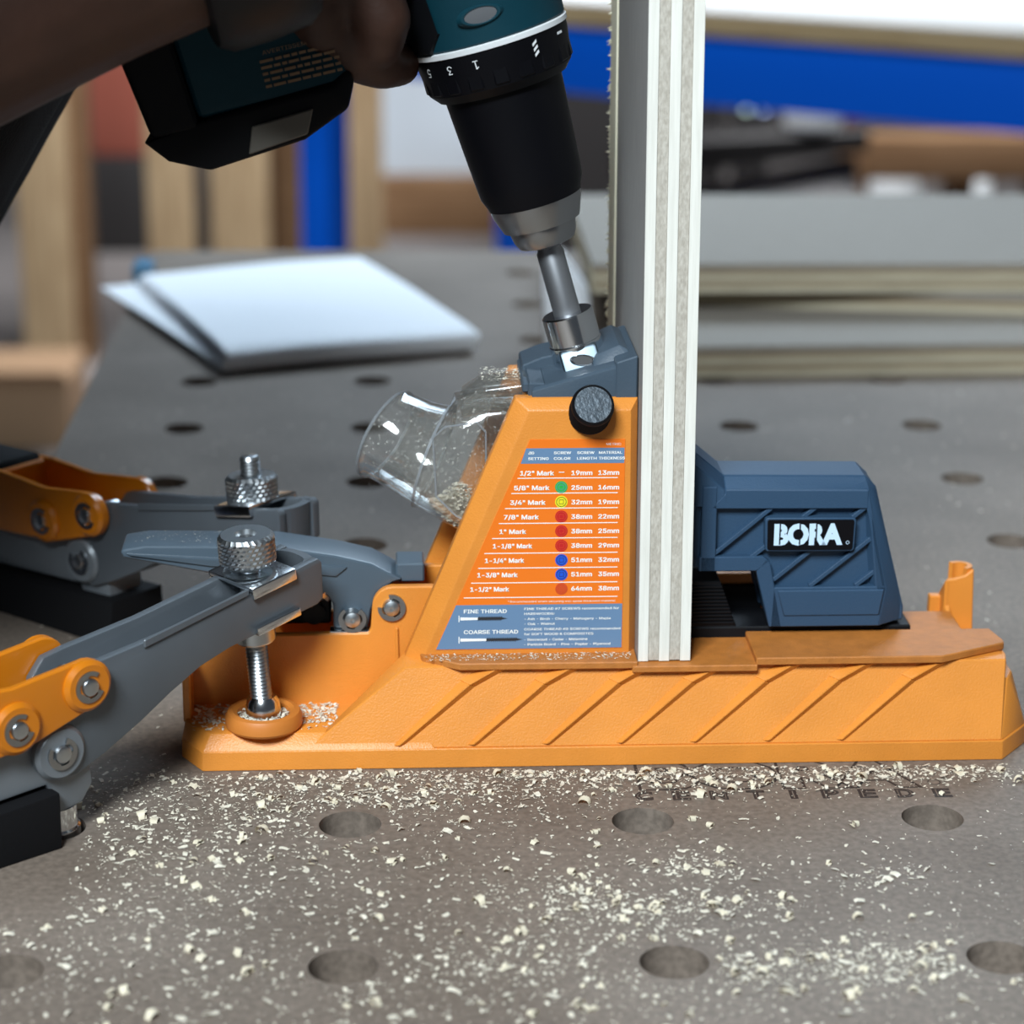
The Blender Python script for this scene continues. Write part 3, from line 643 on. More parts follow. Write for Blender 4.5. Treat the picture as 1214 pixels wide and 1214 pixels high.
mk('motor_housing', lathe([(25.6, 98.5), (26.3, 99.5), (26.5, 108), (28, 120), (29, 150), (29, 205), (26, 222), (18, 228)], 64), 'teal', drill)
b = new()
for (ph0, ph1, s0, s1) in ((-1.9, -.62, 99, 128), (2.2, 4.0, 99, 150)):
    n = 12; bmx = new(); vs = []
    for i in range(n+1):
        ph = ph0+(ph1-ph0)*i/n; st = s0+(0 if i < n-2 else (i-n+2)*3)
        vs.append([bmx.verts.new((r*sin(ph), -r*cos(ph), s)) for r, s in ((26.2, st), (27.6, st+.6), (29.6, s1), (28, s1+1))])
    for a, c in zip(vs, vs[1:]):
        for q in range(3): bmx.faces.new((a[q], c[q], c[q+1], a[q+1]))
    bmesh.ops.recalc_face_normals(bmx, faces=bmx.faces); join(b, bmx)
mk('rubber_overmould', b, 'black', drill)
b = lathe([(3.3, .3), (3.5, .9), (4.1, .9), (5.0, -.4)], 28, (0, 0, 0), (0, 0, 1), close=False)
mm = Matrix.Translation((-1.2, -26.5, 108)) @ Matrix.Rotation(radians(4), 4, 'Z') @ Matrix.Rotation(pi/2, 4, 'X') @ Matrix.Diagonal((1.6, .72, 1, 1))
b.transform(mm); mk('screw_recess_rim', b, 'teal', drill)
b = lathe([(3.5, .55), (0, .62)], 24, close=False); b.transform(mm); mk('screw_recess', b, 'darksteel', drill)
# grip, foot and battery, built on the side away from the panel
def rsec(x, s0, s1, hy, n=3.2, seg=28):
    return [Vector((x, math.copysign(abs(sin(2*pi*k/seg))**(2/n), sin(2*pi*k/seg))*hy, (s0+s1)/2+math.copysign(abs(cos(2*pi*k/seg))**(2/n), cos(2*pi*k/seg))*(s1-s0)/2)) for k in range(seg)]
def closed(secs):
    bm = loft(secs); vs = list(bm.verts); n = len(secs[0]); bm.verts.ensure_lookup_table()
    bm.faces.new([bm.verts[i] for i in range(n)]); bm.faces.new([bm.verts[len(secs)*n-n+i] for i in range(n)][::-1])
    bmesh.ops.recalc_face_normals(bm, faces=bm.faces); return bm
mk('grip', closed([rsec(-15, 132, 188, 19), rsec(-26, 134, 182, 17.5), rsec(-50, 134, 174, 17), rsec(-66, 130, 176, 19), rsec(-76, 124, 182, 24)]), 'black_soft', drill)
foot_ = closed([rsec(-50, 106, 176, 24, 4), rsec(-55, 100, 186, 31, 4), rsec(-72, 98, 192, 34, 4), rsec(-86, 98, 194, 35, 4)])
foot_ = hull([(-46, y, s) for y in (-30, 30) for s in (101, 118)] + [(-52, y, s) for y in (-33, 33) for s in (99, 190)] + [(-97, y, s) for y in (-35, 35) for s in (101.5, 194)], 4, 3)
foot_o = mk('drill_foot', foot_, 'teal', drill)
bat = hull([(-46, y, s) for y in (-30, 30) for s in (99, 104)] + [(x, y, s) for x, yy, s in ((-50, 33.5, 92), (-66, 34.8, 86.5), (-98, 34.8, 85.5), (-110, 34.8, 92), (-116, 34, 100), (-98, 35.4, 101.5), (-52, 34.6, 100)) for y in (-yy, yy)], 1.5, 3)
bat2 = hull([(-97, y, s) for y in (-36, 36) for s in (99, 195)] + [(-113, y, s) for y in (-35, 35) for s in (100, 195)] + [(-117, y, 150) for y in (-33, 33)], 3, 3)
join(bat, bat2)
bato = mk('battery_pack', bat, 'black', drill)
mk('battery_tag', prism([(-81, 95.5), (-60.6, 95.5), (-64.6, 88.2), (-84.6, 87.2)], -36.0, -34.0, .4, 1), 'tagm', bato, label='grey tag on the battery front')
lab = [text_bm('AVERTISSEMENT', 19, 1.9, .0, (-77, -35.35, 112.2))]
for k in range(6):
    x = -78.5
    while x < -54:
        wd = random.uniform(1.5, 4.5); lab.append(box(x, min(x+wd, -53.5), -35.35, -35.2, 109.8-2.0*k, 110.7-2.0*k)); x += wd+.6
    if k == 4: break
lb = many(lab)
mk('warning_label', lb, 'card', foot_o, frame=DF @ Matrix.Translation((0, .0012, -.0002)) @ Matrix.Rotation(radians(3), 4, 'Y'), label='dim printed warning label on the drill foot')

# ------------------------------------------------------------------ bench clamps
def make_clamp(mtx, label, knob_z, stud, bolt_u, blk=-6):
    r = root('bench_clamp', label, 'clamp', mtx, 'toggle clamps holding the jig')
    c = new()
    cp = [(-86, 17), (-7, 20), (-3, 9), (6, 10.5), (10, 16), (9.5, 27), (4.5, 36), (-3, 39.5), (-40, 39), (-86, 36)]
    join(c, prism(cp, -8.8, 8.8, 1.4, 2)); join(c, lathe([(8.8, 0), (9.2, 1.6), (9.2, 3.2), (8.0, 4.4), (6.6, 4.4)], 36, (-3, -8, 31), (0, -1, 0)))
    join(c, lathe([(9.2, 0), (9.2, 3), (8, 4.4)], 28, (-3, 8, 31), (0, 1, 0)))
    mk('clamp_base', c, 'cast', r)
    mk('base_block', hull([(-86, y, 0) for y in (-15, 15)] + [(blk, y, 0) for y in (-15, 15)] + [(blk+1, y, 18.6) for y in (-13.5, 13.5)] + [(-86, y, 15) for y in (-13.5, 13.5)], 1, 2), 'black_soft', r, label='black rubber block under the clamp')
    mk('dog_post', lathe([(7.6, -17), (8.6, -16), (8.6, 1.2), (7.8, 1.8), (7.8, 9)], 32), 'chrome', r)
    # channel arm
    a = new()
    arm = [(-4, 22), (3, 21.5), (14, 26), (28, 33), (40, 40), (52, 46), (64, 49.6), (101, 56.2), (103.5, 58), (103, 71), (101.5, 72.6), (70, 66.6), (40, 61), (12, 57.5), (4, 56), (-1, 50), (-6, 30)]
    wall = arm
    for y0, y1 in ((-10.8, -7.2), (7.2, 10.8)): join(a, prism(wall, y0, y1, .8, 2))
    join(a, prism([(2, 26), (52, 47), (100, 57), (100, 62), (60, 56), (20, 50), (2, 44)], -8, 8, .4, 1))
    join(a, hull([(x, y, z) for x, y in [(97+6.5*cos(t), 10.8*sin(t)) for t in [radians(q) for q in range(-90, 91, 18)]] for z in (57.5,)] + [(x, y, 61) for x, y in [(97+6.5*cos(t), 10.8*sin(t)) for t in [radians(q) for q in range(-90, 91, 18)]]], .3, 1))
    for q in range(-84, 85, 12):
        t0, t1 = radians(q), radians(q+12)
        P4 = [(97+rx*cos(t), ry*sin(t)) for t in (t0, t1) for rx, ry in ((6.5, 10.8), (3.2, 7.4))]
        join(a, hull([(x, y, z) for x, y in P4 for z in (57.5, 71.8)]))
    join(a, prism([(30, 61.0), (72, 68.8), (72, 66.4), (30, 58)], -11.6, -10.6, .4, 1))
    mk('clamp_arm', a, 'clampgrey', r, ang=30)
    # orange handle: two cheeks joined by a bar
    def cheek(y0, y1):
        pts = [(6+8.6*cos(t), 52.5+8.6*sin(t)) for t in [radians(q) for q in range(-75, 105, 15)]] + [(-20, 58.2), (-44, 60), (-96, 58)] + [(-96, 34), (-52, 35)] + [(-20+9*cos(t), 45+9*sin(t)) for t in [radians(q) for q in range(-110, -59, 15)]]
        bb = prism(pts, y0, y1, 1.2, 3)
        o = -1 if y0 < 0 else 1; yb = y0 if y0 < 0 else y1
        for (cx, cz) in ((6, 52.5), (-20, 45)): join(bb, lathe([(8.6, 0), (8.6, 1.4), (7.2, 2.6), (5.4, 2.6)], 36, (cx, yb-o*.6, cz), (0, o, 0)))
        return bb
    h = many([cheek(-14.2, -11.2), cheek(11.2, 14.2), hull([(-96, y, z) for y in (-14, 14) for z in (40, 58)] + [(-47, y, z) for y in (-14, 14) for z in (44, 59.6)], 2, 3)])
    hd = mk('clamp_handle', h, 'orange_paint', r, ang=30)
    mk('handle_grip', hull([(-96, y, z) for y in (-10.5, 10.5) for z in (57, 61)] + [(-50, y, 62) for y in (-10.5, 10.5)] + [(-48, y, 59) for y in (-10.5, 10.5)], .8, 2), 'black_soft', hd)
    for (cx, cz, yy, rot) in ((6, 52.5, -15.6, .2), (-20, 45, -15.6, .3), (-3, 31, -12.0, 1.9)):
        mk('pivot_pin', lathe([(3.0, 0), (3.0, -yy+1), (2.7, -yy+1.7), (1.9, -yy+2.0), (0, -yy+2.0)], 26, (cx, 0, cz), (0, -1, 0)), 'zinc', r)
        mk('retaining_clip', eclip((cx, yy-.2, cz), 5.3, rot=rot), 'steel', r)
    # spindle
    base = Vector((bolt_u+2.8, 0, 13)); tipv = Vector((bolt_u-3.2, 0, 88)); d = (tipv-base).normalized()
    def at(z): return base + d*((z-13)/d.z)
    armz = 66.6+(bolt_u-70)*.19
    mk('spindle', thread(3.9, (at(knob_z+5+stud)-at(21)).length, at(21), d), 'zinc', r)
    mk('knob', knurl(9.4, 10.8, at(knob_z), d), 'zinc', r, ang=20)
    mk('knob_neck', lathe([(9.0, knob_z-armz-2.0 if knob_z-armz > 4 else 3), (6.8, max(knob_z-armz-5, 1.5)), (6.8, 0)][::-1], 32, at(armz-.5), d), 'zinc', r)
    if not stud: mk('hex_socket', lathe([(2.4, 9.4), (2.4, 9.6)], 6, at(knob_z), d), 'dark_print', r)
    sl_ = Matrix.Translation((bolt_u-.5, 0, armz-1)) @ Matrix.Rotation(radians(-10.5), 4, 'Y')
    sd = many([box(-9, 9.5, -12, 12, .9, 2.6, .5, 2), box(-9, 9.5, -12.8, -11.2, -1.6, 2.6, .7, 2), box(-9, 9.5, 11.2, 12.8, -1.6, 2.6, .7, 2)]); sd.transform(sl_)
    mk('upper_saddle', sd, 'chrome', r)
    sd = many([box(-9, 9.5, -12, 12, -1.6, 0, .5, 2), box(-9, 9.5, -12.8, -11.2, -1.6, 1.6, .6, 2), box(-9, 9.5, 11.2, 12.8, -1.6, 1.6, .6, 2)])
    sd.transform(Matrix.Translation((bolt_u+1.0, 0, armz-14.2)) @ Matrix.Rotation(radians(-10.5), 4, 'Y'))
    mk('lower_saddle', sd, 'chrome', r)
    mk('spindle_nut', lathe([(6.6, 0), (7.0, .6), (7.0, 5.6), (6.4, 6.2)], 30, at(armz-24.0), d), 'zinc', r)
    mk('ball_joint', lathe([(5.6, 0), (6.0, 1), (6.2, 4), (5.6, 7.5), (4.4, 9.2), (3, 9.4), (2.6, 8)], 30, at(14.6), (0, 0, 1)), 'chrome', r)
    mk('swivel_pad', lathe([(9.5, 0), (12.6, 0), (13.3, 1.0), (13.3, 4.0), (12.4, 5.6), (10.6, 6.0), (9.2, 5.2), (8.8, 2.6), (0, 2.4)], 48, at(12.7)*1.0, (0, 0, 1)), 'pad', r, label='round orange pad pressing on the jig')
    return r
def cl_m(org, yaw): return Matrix.Translation(org) @ Matrix.Rotation(yaw, 4, 'Z')
near = make_clamp(cl_m((-.096, .096, 0), atan2(54, 65)), 'near grey toggle clamp with orange handle, arm low across the jig foot', 73.0, 0, 82.0)
far = make_clamp(cl_m((-.099, .281, 0), radians(-40)), 'far grey toggle clamp in shadow, its threaded stud standing above the knob', 68.5, 13.0, 81.5, 15)

# ------------------------------------------------------------------ person
def jp(x, y, z): return J @ Vector((x*S, y*S, z*S))
pm = Matrix.Translation((-.47, .08, FL))
person = root('person', 'person in a black shirt and black wrist watch gripping the drill with a bare forearm', 'person', pm)
def capsule(bm, a, b_, ra, rb, n=6):
    a = Vector(a); b_ = Vector(b_); L = (b_-a).length; d = b_-a; prof = [(0, -ra)]
    for k in range(1, n): t = -pi/2+pi/2*k/n; prof.append((ra*cos(t), ra*sin(t)))
    prof += [(ra, 0), (rb, L)]
    for k in range(1, n): t = pi/2*k/n; prof.append((rb*cos(t), L+rb*sin(t)))
    prof.append((0, L+rb)); join(bm, lathe(prof, 20, a, d))
def chain(bm, pts):
    for (a, ra), (b_, rb) in zip(pts, pts[1:]): capsule(bm, a, b_, ra, rb)
def fuse(bm, vox, smooth=2):
    me = bpy.data.meshes.new('f'); bm.to_mesh(me); bm.free(); me.transform(Matrix.Scale(S, 4))
    ob = bpy.data.objects.new('f', me); COL.objects.link(ob)
    md = ob.modifiers.new('r', 'REMESH'); md.mode = 'VOXEL'; md.voxel_size = vox; md.use_smooth_shade = True
    sm = ob.modifiers.new('s', 'SMOOTH'); sm.iterations = smooth; sm.factor = .5
    m2 = bpy.data.meshes.new_from_object(ob.evaluated_get(bpy.context.evaluated_depsgraph_get()))
    bpy.data.objects.remove(ob); bpy.data.meshes.remove(me)
    m2.transform(Matrix.Scale(1000, 4)); out = new(); out.from_mesh(m2); bpy.data.meshes.remove(m2); return out
GRIP = B0 + DX*(-42) + DS*154        # middle of the grip, jig mm
def gp(x, y, s): return B0 + DX*x + Vector((0, y, 0)) + DS*s
arm_ = new()
shoulder = Vector((-285, -150, 470)); elbow = Vector((-262, -86, 182)); wrist = Vector((22, -30, 291))
chain(arm_, [(shoulder, 52), ((-285, -120, 320), 50), (elbow, 42)])
chain(arm_, [(elbow, 42), ((-170, -58, 222), 46), ((-90, -50, 252), 40), ((-20, -38, 277), 32), (wrist, 29)])
# palm wraps the near side of the grip, fingers close round it
chain(arm_, [(wrist, 27), (gp(-40, -27, 160), 21), (gp(-28, -26, 150), 17)])
chain(arm_, [(wrist, 24), (gp(-48, -24, 142), 18), (gp(-30, -24, 132), 13)])
# index finger laid along the housing towards the ring
chain(arm_, [(gp(-52, -24, 124), 13), (gp(-44, -22, 108), 10), (gp(-36, -16, 101), 9), (gp(-31.5, -8, 98), 7.6)])
# middle, ring and little fingers curled round the grip
chain(arm_, [(gp(-45, -27, 138), 13), (gp(-34, -29, 126), 10.8), (gp(-32, -30, 116), 10), (gp(-35, -27, 109), 8.6)])
chain(arm_, [(gp(-55, -26, 140), 12.5), (gp(-50, -30, 126), 10.4), (gp(-51, -28, 118), 9)])
chain(arm_, [(gp(-62, -22, 146), 11.5), (gp(-60, -24, 134), 9), (gp(-60, -21, 126), 8)])
chain(arm_, [(gp(-34, -24, 158), 14), (gp(-22, -31, 170), 11), (gp(-8, -34, 176), 9.5), (gp(6, -33, 178), 8)])
arm_ = fuse(arm_, .0022, 4)
tor = new()   # rest of the body in jig mm: leaning over the bench edge
chain(tor, [((-400, -20, -40), 125), ((-372, -20, 120), 125), ((-330, -20, 300), 135), ((-262, -60, 420), 115), ((-165, -120, 468), 62), ((-130, -140, 472), 58)])
chain(tor, [((-270, -80, 440), 78), (shoulder, 62), ((-285, -120, 320), 51)])
chain(tor, [((-270, -20, 430), 80), ((-300, 110, 400), 60), ((-310, 180, 230), 46), ((-270, 190, 60), 34), ((-252, 190, 44), 26)])
for sx, sy in ((-30, -45), (-10, 125)):
    chain(tor, [((-400, -60+sy, -60), 92), ((-420+sx, -60+sy, -440), 62), ((-425+sx, -60+sy, -820), 46)])
# head with face: eyes, nose, mouth and ears, looking down at the drill
hc = Vector((-78, -168, 480)); hd_ = Vector((.58, .36, -.73)).normalized(); side_ = Vector((0, 0, 1)).cross(hd_).normalized(); hd_u = hd_.cross(side_).normalized()
chain(tor, [(hc-hd_*12+hd_u*18, 92), (hc+hd_*18-hd_u*40, 70), (hc+hd_*30-hd_u*72, 48)])
capsule(tor, hc+hd_*84+hd_u*10, hc+hd_*100-hd_u*22, 10, 14)
for s_ in (-1, 1):
    capsule(tor, hc+side_*s_*92+hd_u*14, hc+side_*s_*94-hd_u*26, 14, 10)
    capsule(tor, hc+hd_*66+side_*s_*30+hd_u*26, hc+hd_*68+side_*s_*52+hd_u*24, 13, 11)
capsule(tor, hc+hd_*80-hd_u*50+side_*-22, hc+hd_*80-hd_u*50+side_*22, 8, 8)
tor = fuse(tor, .009, 3)
join(tor, arm_)
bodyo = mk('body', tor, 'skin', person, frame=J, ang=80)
def shirt():
    b = new()
    chain(b, [((-400, -20, -60), 134), ((-374, -20, 120), 138), ((-330, -20, 300), 155), ((-262, -60, 420), 130), ((-200, -105, 455), 78)])
    chain(b, [((-270, -80, 440), 92), (shoulder, 74), ((-287, -135, 345), 66), ((-286, -126, 320), 62)])
    chain(b, [((-270, -20, 430), 92), ((-300, 110, 400), 74), ((-306, 150, 310), 64)])
    # loose front of the shirt hanging towards the bench
    for y in (-40, 30): capsule(b, (-235, y, 360), (-262, y, 230), 125, 105)
    for y in (90, 150): capsule(b, (-122, y, 330), (-190, y, 205), 122, 116)
    capsule(b, (-260, 60, 380), (-122, 100, 330), 120, 120); capsule(b, (-330, 60, 240), (-190, 120, 205), 120, 112)
    return fuse(b, .007, 3)
mk('shirt', shirt(), 'shirt', person, frame=J, ang=80)
b = new()
for sx, sy in ((-30, -45), (-10, 125)):
    chain(b, [((-400, -60+sy, -60), 102), ((-420+sx, -60+sy, -440), 76), ((-425+sx, -60+sy, -800), 62)])
capsule(b, (-400, -75, -60), (-400, 35, -60), 126, 126)
mk('trousers', fuse(b, .009, 3), 'trousers', person, frame=J, ang=80)
for sx, sy in ((-30, -45), (-10, 125)):
    mk('shoe', hull([(-490+sx, -60+sy+dy, z) for dy in (-42, 42) for z in (-900, -830)] + [(-435+sx, -60+sy+dy, -800) for dy in (-42, 42)] + [(-400+sx, -60+sy+dy, -800) for dy in (-42, 42)] + [(-230+sx, -60+sy+dy, z) for dy in (-38, 38) for z in (-900, -868)], 12, 3), 'shoe', person, frame=J)
b = new(); capsule(b, hc-hd_*26+hd_u*30, hc-hd_*40-hd_u*16, 88, 78); mk('hair', fuse(b, .008, 2), 'hair', person, frame=J, ang=80)
# watch: strap round the wrist
wd_ = (wrist-Vector((-20, -38, 277))).normalized(); wc = wrist-wd_*4
wt = lathe([(29, -17), (37, -16), (39.6, -12), (40.2, 0), (39.6, 12), (37, 16), (29, 17)], 48, wc, wd_, close=False)
for p_, q in (((0, 0, 0), 0),):
    tn = Vector((0, -.45, .9)); tn = (tn-wd_*tn.dot(wd_)).normalized()
    join(wt, lathe([(16, 36), (19, 37), (19.5, 43), (17, 46), (0, 46.2)], 36, wc, tn))
mk('wrist_watch', wt, 'watch', person, frame=J, label='black watch strap on the wrist')

# ------------------------------------------------------------------ folded paper on the bench
fl_, fr_ = Vector((-.082, .689, 0)), Vector((.060, .739, 0))
lf = root('instruction_leaflet', 'folded white paper leaflet lying on the bench behind the jig', 'paper', Matrix.Translation((-.04, .80, 0)))
ex = (fr_-fl_); W_ = ex.length; ex.normalize(); ed = Vector((-.30, .954, 0)).normalized()
def sheet(gap, z0, dl, dr, skew, lift):
    """one folded sheet: bottom leaf, rounded fold at the front, top leaf"""
    bm = new(); NU, rows = 14, []
    prof = [(1.0, 0, 0), (.66, 0, 0), (.33, 0, 0), (.06, 0, 0)]
    for i in range(NU+1):
        u = i/NU; row = []
        D = dl+(dr-dl)*u
        base = fl_+ex*(W_*u)
        pts = [(D*t, z0) for t in (1, .7, .4, .08)] + [(-.001+.0-gap*.35*sin(a), z0+gap/2-gap/2*cos(a)) for a in (.5, 1.1, 1.6, 2.1, 2.6)] + [(D*t, z0+gap*(1-.35*t)+lift*t*t*(1-u)*.0) for t in (.08, .25, .5, .75, 1)]
        for k_, (d, z) in enumerate(pts): row.append(bm.verts.new(base+ed*d+ex*(skew*d+(max(d, 0)*.03 if k_ > 6 else -max(d, 0)*.06-.003))+Vector((0, 0, z+.0008*sin(5*u+d*20)+.0008))))
        rows.append(row)
    for a, c in zip(rows, rows[1:]):
        for k in range(len(a)-1): bm.faces.new((a[k], c[k], c[k+1], a[k+1]))
    bmesh.ops.recalc_face_normals(bm, faces=bm.faces); bmesh.ops.solidify(bm, geom=bm.faces[:], thickness=.0003); return bm
mk('sheet', sheet(.0125, .0006, .236, .240, -.03, 0), 'paper', lf, frame=I(), scale=1, ang=60)
mk('sheet', sheet(.0090, .0020, .234, .238, -.035, 0), 'paper', lf, frame=I(), scale=1, ang=60)
mk('sheet', sheet(.0055, .0034, .232, .236, -.045, 0), 'paper', lf, frame=I(), scale=1, ang=60)
mk('tape_end', box(-.160, -.148, .925, .955, .0, .012, .002), 'tape', label='blue tape stub at the bench edge behind the leaflet', cat='tape', scale=1)

# ------------------------------------------------------------------ plywood offcuts behind
def ply_sheet(name, label, x0, x1, y0, y1, z0, th, rz, n=5, pivot=None):
    px, py = pivot or (x0, y0)
    r = root(name, label, 'plywood', Matrix.Translation((px, py, z0)) @ Matrix.Rotation(radians(rz), 4, 'Z'), 'plywood offcuts behind the jig')
    for k in range(n):
        a = th*k/n
        o = mk('veneer_layer', box(x0-px+(.0006 if k % 2 else 0), x1-px-(.0006 if k % 2 else 0), y0-py+(.0008 if k % 2 else 0), y1-py, a+.0001, a+th/n-.0001), 'sheet' if k == n-1 else ('sh_l' if k % 2 == 0 else 'sh_d'), r, scale=1)
ply_sheet('plywood_offcut', 'pale plywood strip lowest in the pile, nearest the jig', .150, .85, .676, .79, 0, .018, 2.2)
ply_sheet('plywood_offcut', 'thin plywood strip wedged skewed between the other two', .16, .9, .752, .83, .0182, .0125, -8, n=3, pivot=(.38, .752))
ply_sheet('plywood_sheet', 'wide grey topped plywood sheet on top of the pile', .128, .85, .756, .985, .031, .0178, 0)
ply_sheet('plywood_block', 'short plywood block under the far left of the top sheet', .16, .30, .90, .96, 0, .0308, 0)
b = new()
for k in range(1): join(b, hull([(.101, .74, .0), (.13, .735, 0), (.125, .77, 0), (.100, .76, 0), (.098, .75, .055), (.108, .748, .062), (.126, .752, .036), (.112, .77, .05)], .003, 2))
mk('paper_scrap', b, 'paper', label='small crumpled white scrap beside the left end of the plywood pile', cat='paper', scale=1)

# ------------------------------------------------------------------ background of the workshop
bd = Vector((.828, -.56, 0)); bn = Vector((.56, .828, 0))
TM = Matrix(((bd.x, bn.x, 0, -.165), (bd.y, bn.y, 0, 3.50), (0, 0, 1, FL), (0, 0, 0, 1)))
tb = root('blue_workbench', 'blue steel framed bench with a white top far behind the plywood panel', 'workbench', TM)
mk('front_beam', box(0, 2.6, 0, .04, .715, .822, .004), 'blue', tb, scale=1)
mk('top_panel', box(-.06, 2.66, -.03, .72, .825, .860, .002), 'osb', tb, scale=1, label='top panel with a raw tan edge')
mk('white_surface', box(-.06, 2.66, -.03, .72, .860, .863), 'laminate', tb, scale=1)
for x in (0, 2.5):
    for y in (0, .64): mk('leg', box(x, x+.062, y, y+.062, 0, .825, .004), 'blue', tb, scale=1)
mk('rear_beam', box(0, 2.6, .66, .70, .715, .822, .004), 'blue', tb, scale=1)
def post(x, y, w_, z1, name='post', z0=FL, dark=False): return box(x, x+w_, y, y+.09, z0, z1, .003)
fr1 = root('timber_rack', 'tall pale timber rack with three posts behind the drill battery', 'rack', Matrix.Translation((-.27, 4.35, FL)))
for x, w_ in ((-.515, .095), (-.385, .118), (-.145, .115)):
    mk('post', post(x, 4.3, w_, .25), 'timber', fr1, frame=I(), scale=1)
mk('top_rail', box(-.56, .02, 4.39, 4.43, .12, .25, .003), 'timber', fr1, frame=I(), scale=1)
mk('rear_post', post(-.28, 4.55, .09, .2), 'timber_d', fr1, frame=I(), scale=1)
fr2 = root('timber_stand', 'pale timber stand at the left edge behind the black shirt', 'stand', Matrix.Translation((-.75, 4.3, FL)))
mk('post', post(-.775, 4.26, .105, .2), 'timber', fr2, frame=I(), scale=1)
mk('post', post(-1.45, 4.26, .105, .2), 'timber', fr2, frame=I(), scale=1)
mk('side_post', post(-.67, 4.30, .035, .2), 'timber_d', fr2, frame=I(), scale=1)
mk('top_rail', box(-1.45, -.64, 4.26, 4.35, .2, .29, .003), 'timber', fr2, frame=I(), scale=1)
def simple(name, bm, m, label, cat, kind=None): return mk(name, bm, m, label=label, cat=cat, scale=1)
c = root('cardboard_box', 'brown cardboard box on the floor at the left below the timber stand', 'box', Matrix.Translation((-.72, 3.75, FL)))
mk('box_body', box(-.84, -.60, 3.65, 3.9, FL, FL+.13, .004), 'card', c, frame=I(), scale=1)
mk('flap', hull([(-.84, 3.65, FL+.13), (-.60, 3.65, FL+.13), (-.84, 3.55, FL+.17), (-.60, 3.55, FL+.17), (-.84, 3.65, FL+.134), (-.60, 3.65, FL+.134)]), 'card', c, frame=I(), scale=1)
c = root('tool_bin', 'faded red bin with a black base beyond the left timber post', 'bin', Matrix.Translation((-.62, 5.6, FL)))
mk('bin_body', hull([(-.78, y, FL+.24) for y in (5.5, 5.8)] + [(-.50, y, FL+.24) for y in (5.5, 5.8)] + [(-.80, y, FL+.62) for y in (5.48, 5.82)] + [(-.48, y, FL+.62) for y in (5.48, 5.82)], .01, 2), 'redp', c, frame=I(), scale=1)
mk('bin_base', box(-.82, -.46, 5.45, 5.85, FL, FL+.24, .01), 'darkboard', c, frame=I(), scale=1)
c = root('white_sheet', 'pale blue white sheet leaning upright beside the tall timber rack', 'sheet', Matrix.Translation((.1, 5.8, FL)))
mk('panel_face', hull([(-.08, 5.75, FL+.15), (.62, 5.75, FL+.15), (-.08, 5.9, .5), (.62, 5.9, .5), (-.08, 5.77, FL+.15), (.62, 5.77, FL+.15), (-.08, 5.92, .5), (.62, 5.92, .5)], .003, 1), 'whiteboard', c, frame=I(), scale=1)
mk('panel_foot', box(-.06, .6, 5.68, 5.85, FL, FL+.15, .004), 'timber_d', c, frame=I(), scale=1)
simple('floor_plank', hull([(-.02, 3.0, -.66+dz) for dz in (0, .05)] + [(.55, 2.8, -.60+dz) for dz in (0, .05)] + [(0, 3.12, -.66+dz) for dz in (0, .05)] + [(.57, 2.92, -.60+dz) for dz in (0, .05)], .004, 1), 'greysheet', 'grey plank lying across the low trestle between leaflet and chuck', 'plank')
c = root('low_trestle', 'low dark wooden trestle carrying the grey plank', 'trestle', Matrix.Translation((.25, 2.95, FL)))
mk('beam', hull([(-.05, 2.98, -.70), (.6, 2.80, -.66), (-.05, 3.1, -.70), (.6, 2.92, -.66), (-.05, 2.98, -.662), (.6, 2.80, -.602), (-.05, 3.1, -.662), (.6, 2.92, -.602)], .004, 1), 'timber_d', c, frame=I(), scale=1)
for x, y in ((-.02, 3.0), (.52, 2.86)): mk('leg', box(x, x+.06, y, y+.06, FL, -.67, .003), 'timber_d', c, frame=I(), scale=1)
simple('dark_beam', hull([(.42, 3.95, -.455), (.42, 4.05, -.455), (.90, 3.9, -.390), (.90, 4.0, -.390), (.42, 3.95, -.385), (.90, 3.9, -.345), (.42, 4.05, -.385), (.90, 4.0, -.345)], .006, 1), 'darkboard', 'long black beam under the blue bench', 'beam')
c = root('dark_cabinet', 'black cabinet in the gloom under the blue bench', 'cabinet', Matrix.Translation((.5, 4.9, FL)))
mk('cabinet_body', box(.28, .74, 4.8, 5.3, FL, -.06, .006), 'darkboard', c, frame=I(), scale=1)
mk('cabinet_door', box(.30, .72, 4.785, 4.8, FL+.05, -.08, .004), 'darkboard', c, frame=I(), scale=1)
simple('grey_sheet', hull([(.45, 3.75, FL), (.90, 3.75, FL), (.45, 3.97, -.50), (.885, 3.94, -.405), (.45, 3.77, FL), (.90, 3.77, FL), (.45, 3.99, -.50), (.885, 3.96, -.405)], .003, 1), 'greysheet', 'grey sheet leaning low behind the upright plywood board', 'sheet')
c = root('brown_stand', 'brown timber frame with open bays at the right under the blue bench', 'frame', Matrix.Translation((1.3, 4.4, FL)))
mk('rail', box(.97, 1.75, 4.3, 4.39, -.514, -.425, .004), 'timber_d', c, frame=I(), scale=1)
for x in (.93, 1.155, 1.33, 1.66): mk('post', box(x, x+.055, 4.32, 4.40, FL, -.43, .003), 'timber_d', c, frame=I(), scale=1)
mk('lower_rail', box(.97, 1.75, 4.3, 4.39, -.80, -.72, .004), 'timber_d', c, frame=I(), scale=1)
for x, w_, nme in ((1.04, .115, 'first'), (1.23, .085, 'second')):
    simple('gap_filler', lathe([(w_*.42, 0), (w_*.5, .01), (w_*.52, .36), (w_*.46, .37), (w_*.46, .40), (0, .40)], 24, (x+w_/2+.0, 4.62, FL)), 'laminate', 'white tub for the bright gap in the %s open bay of the timber frame' % nme, 'tub')  # white cylinders added to give the bright gaps between the posts
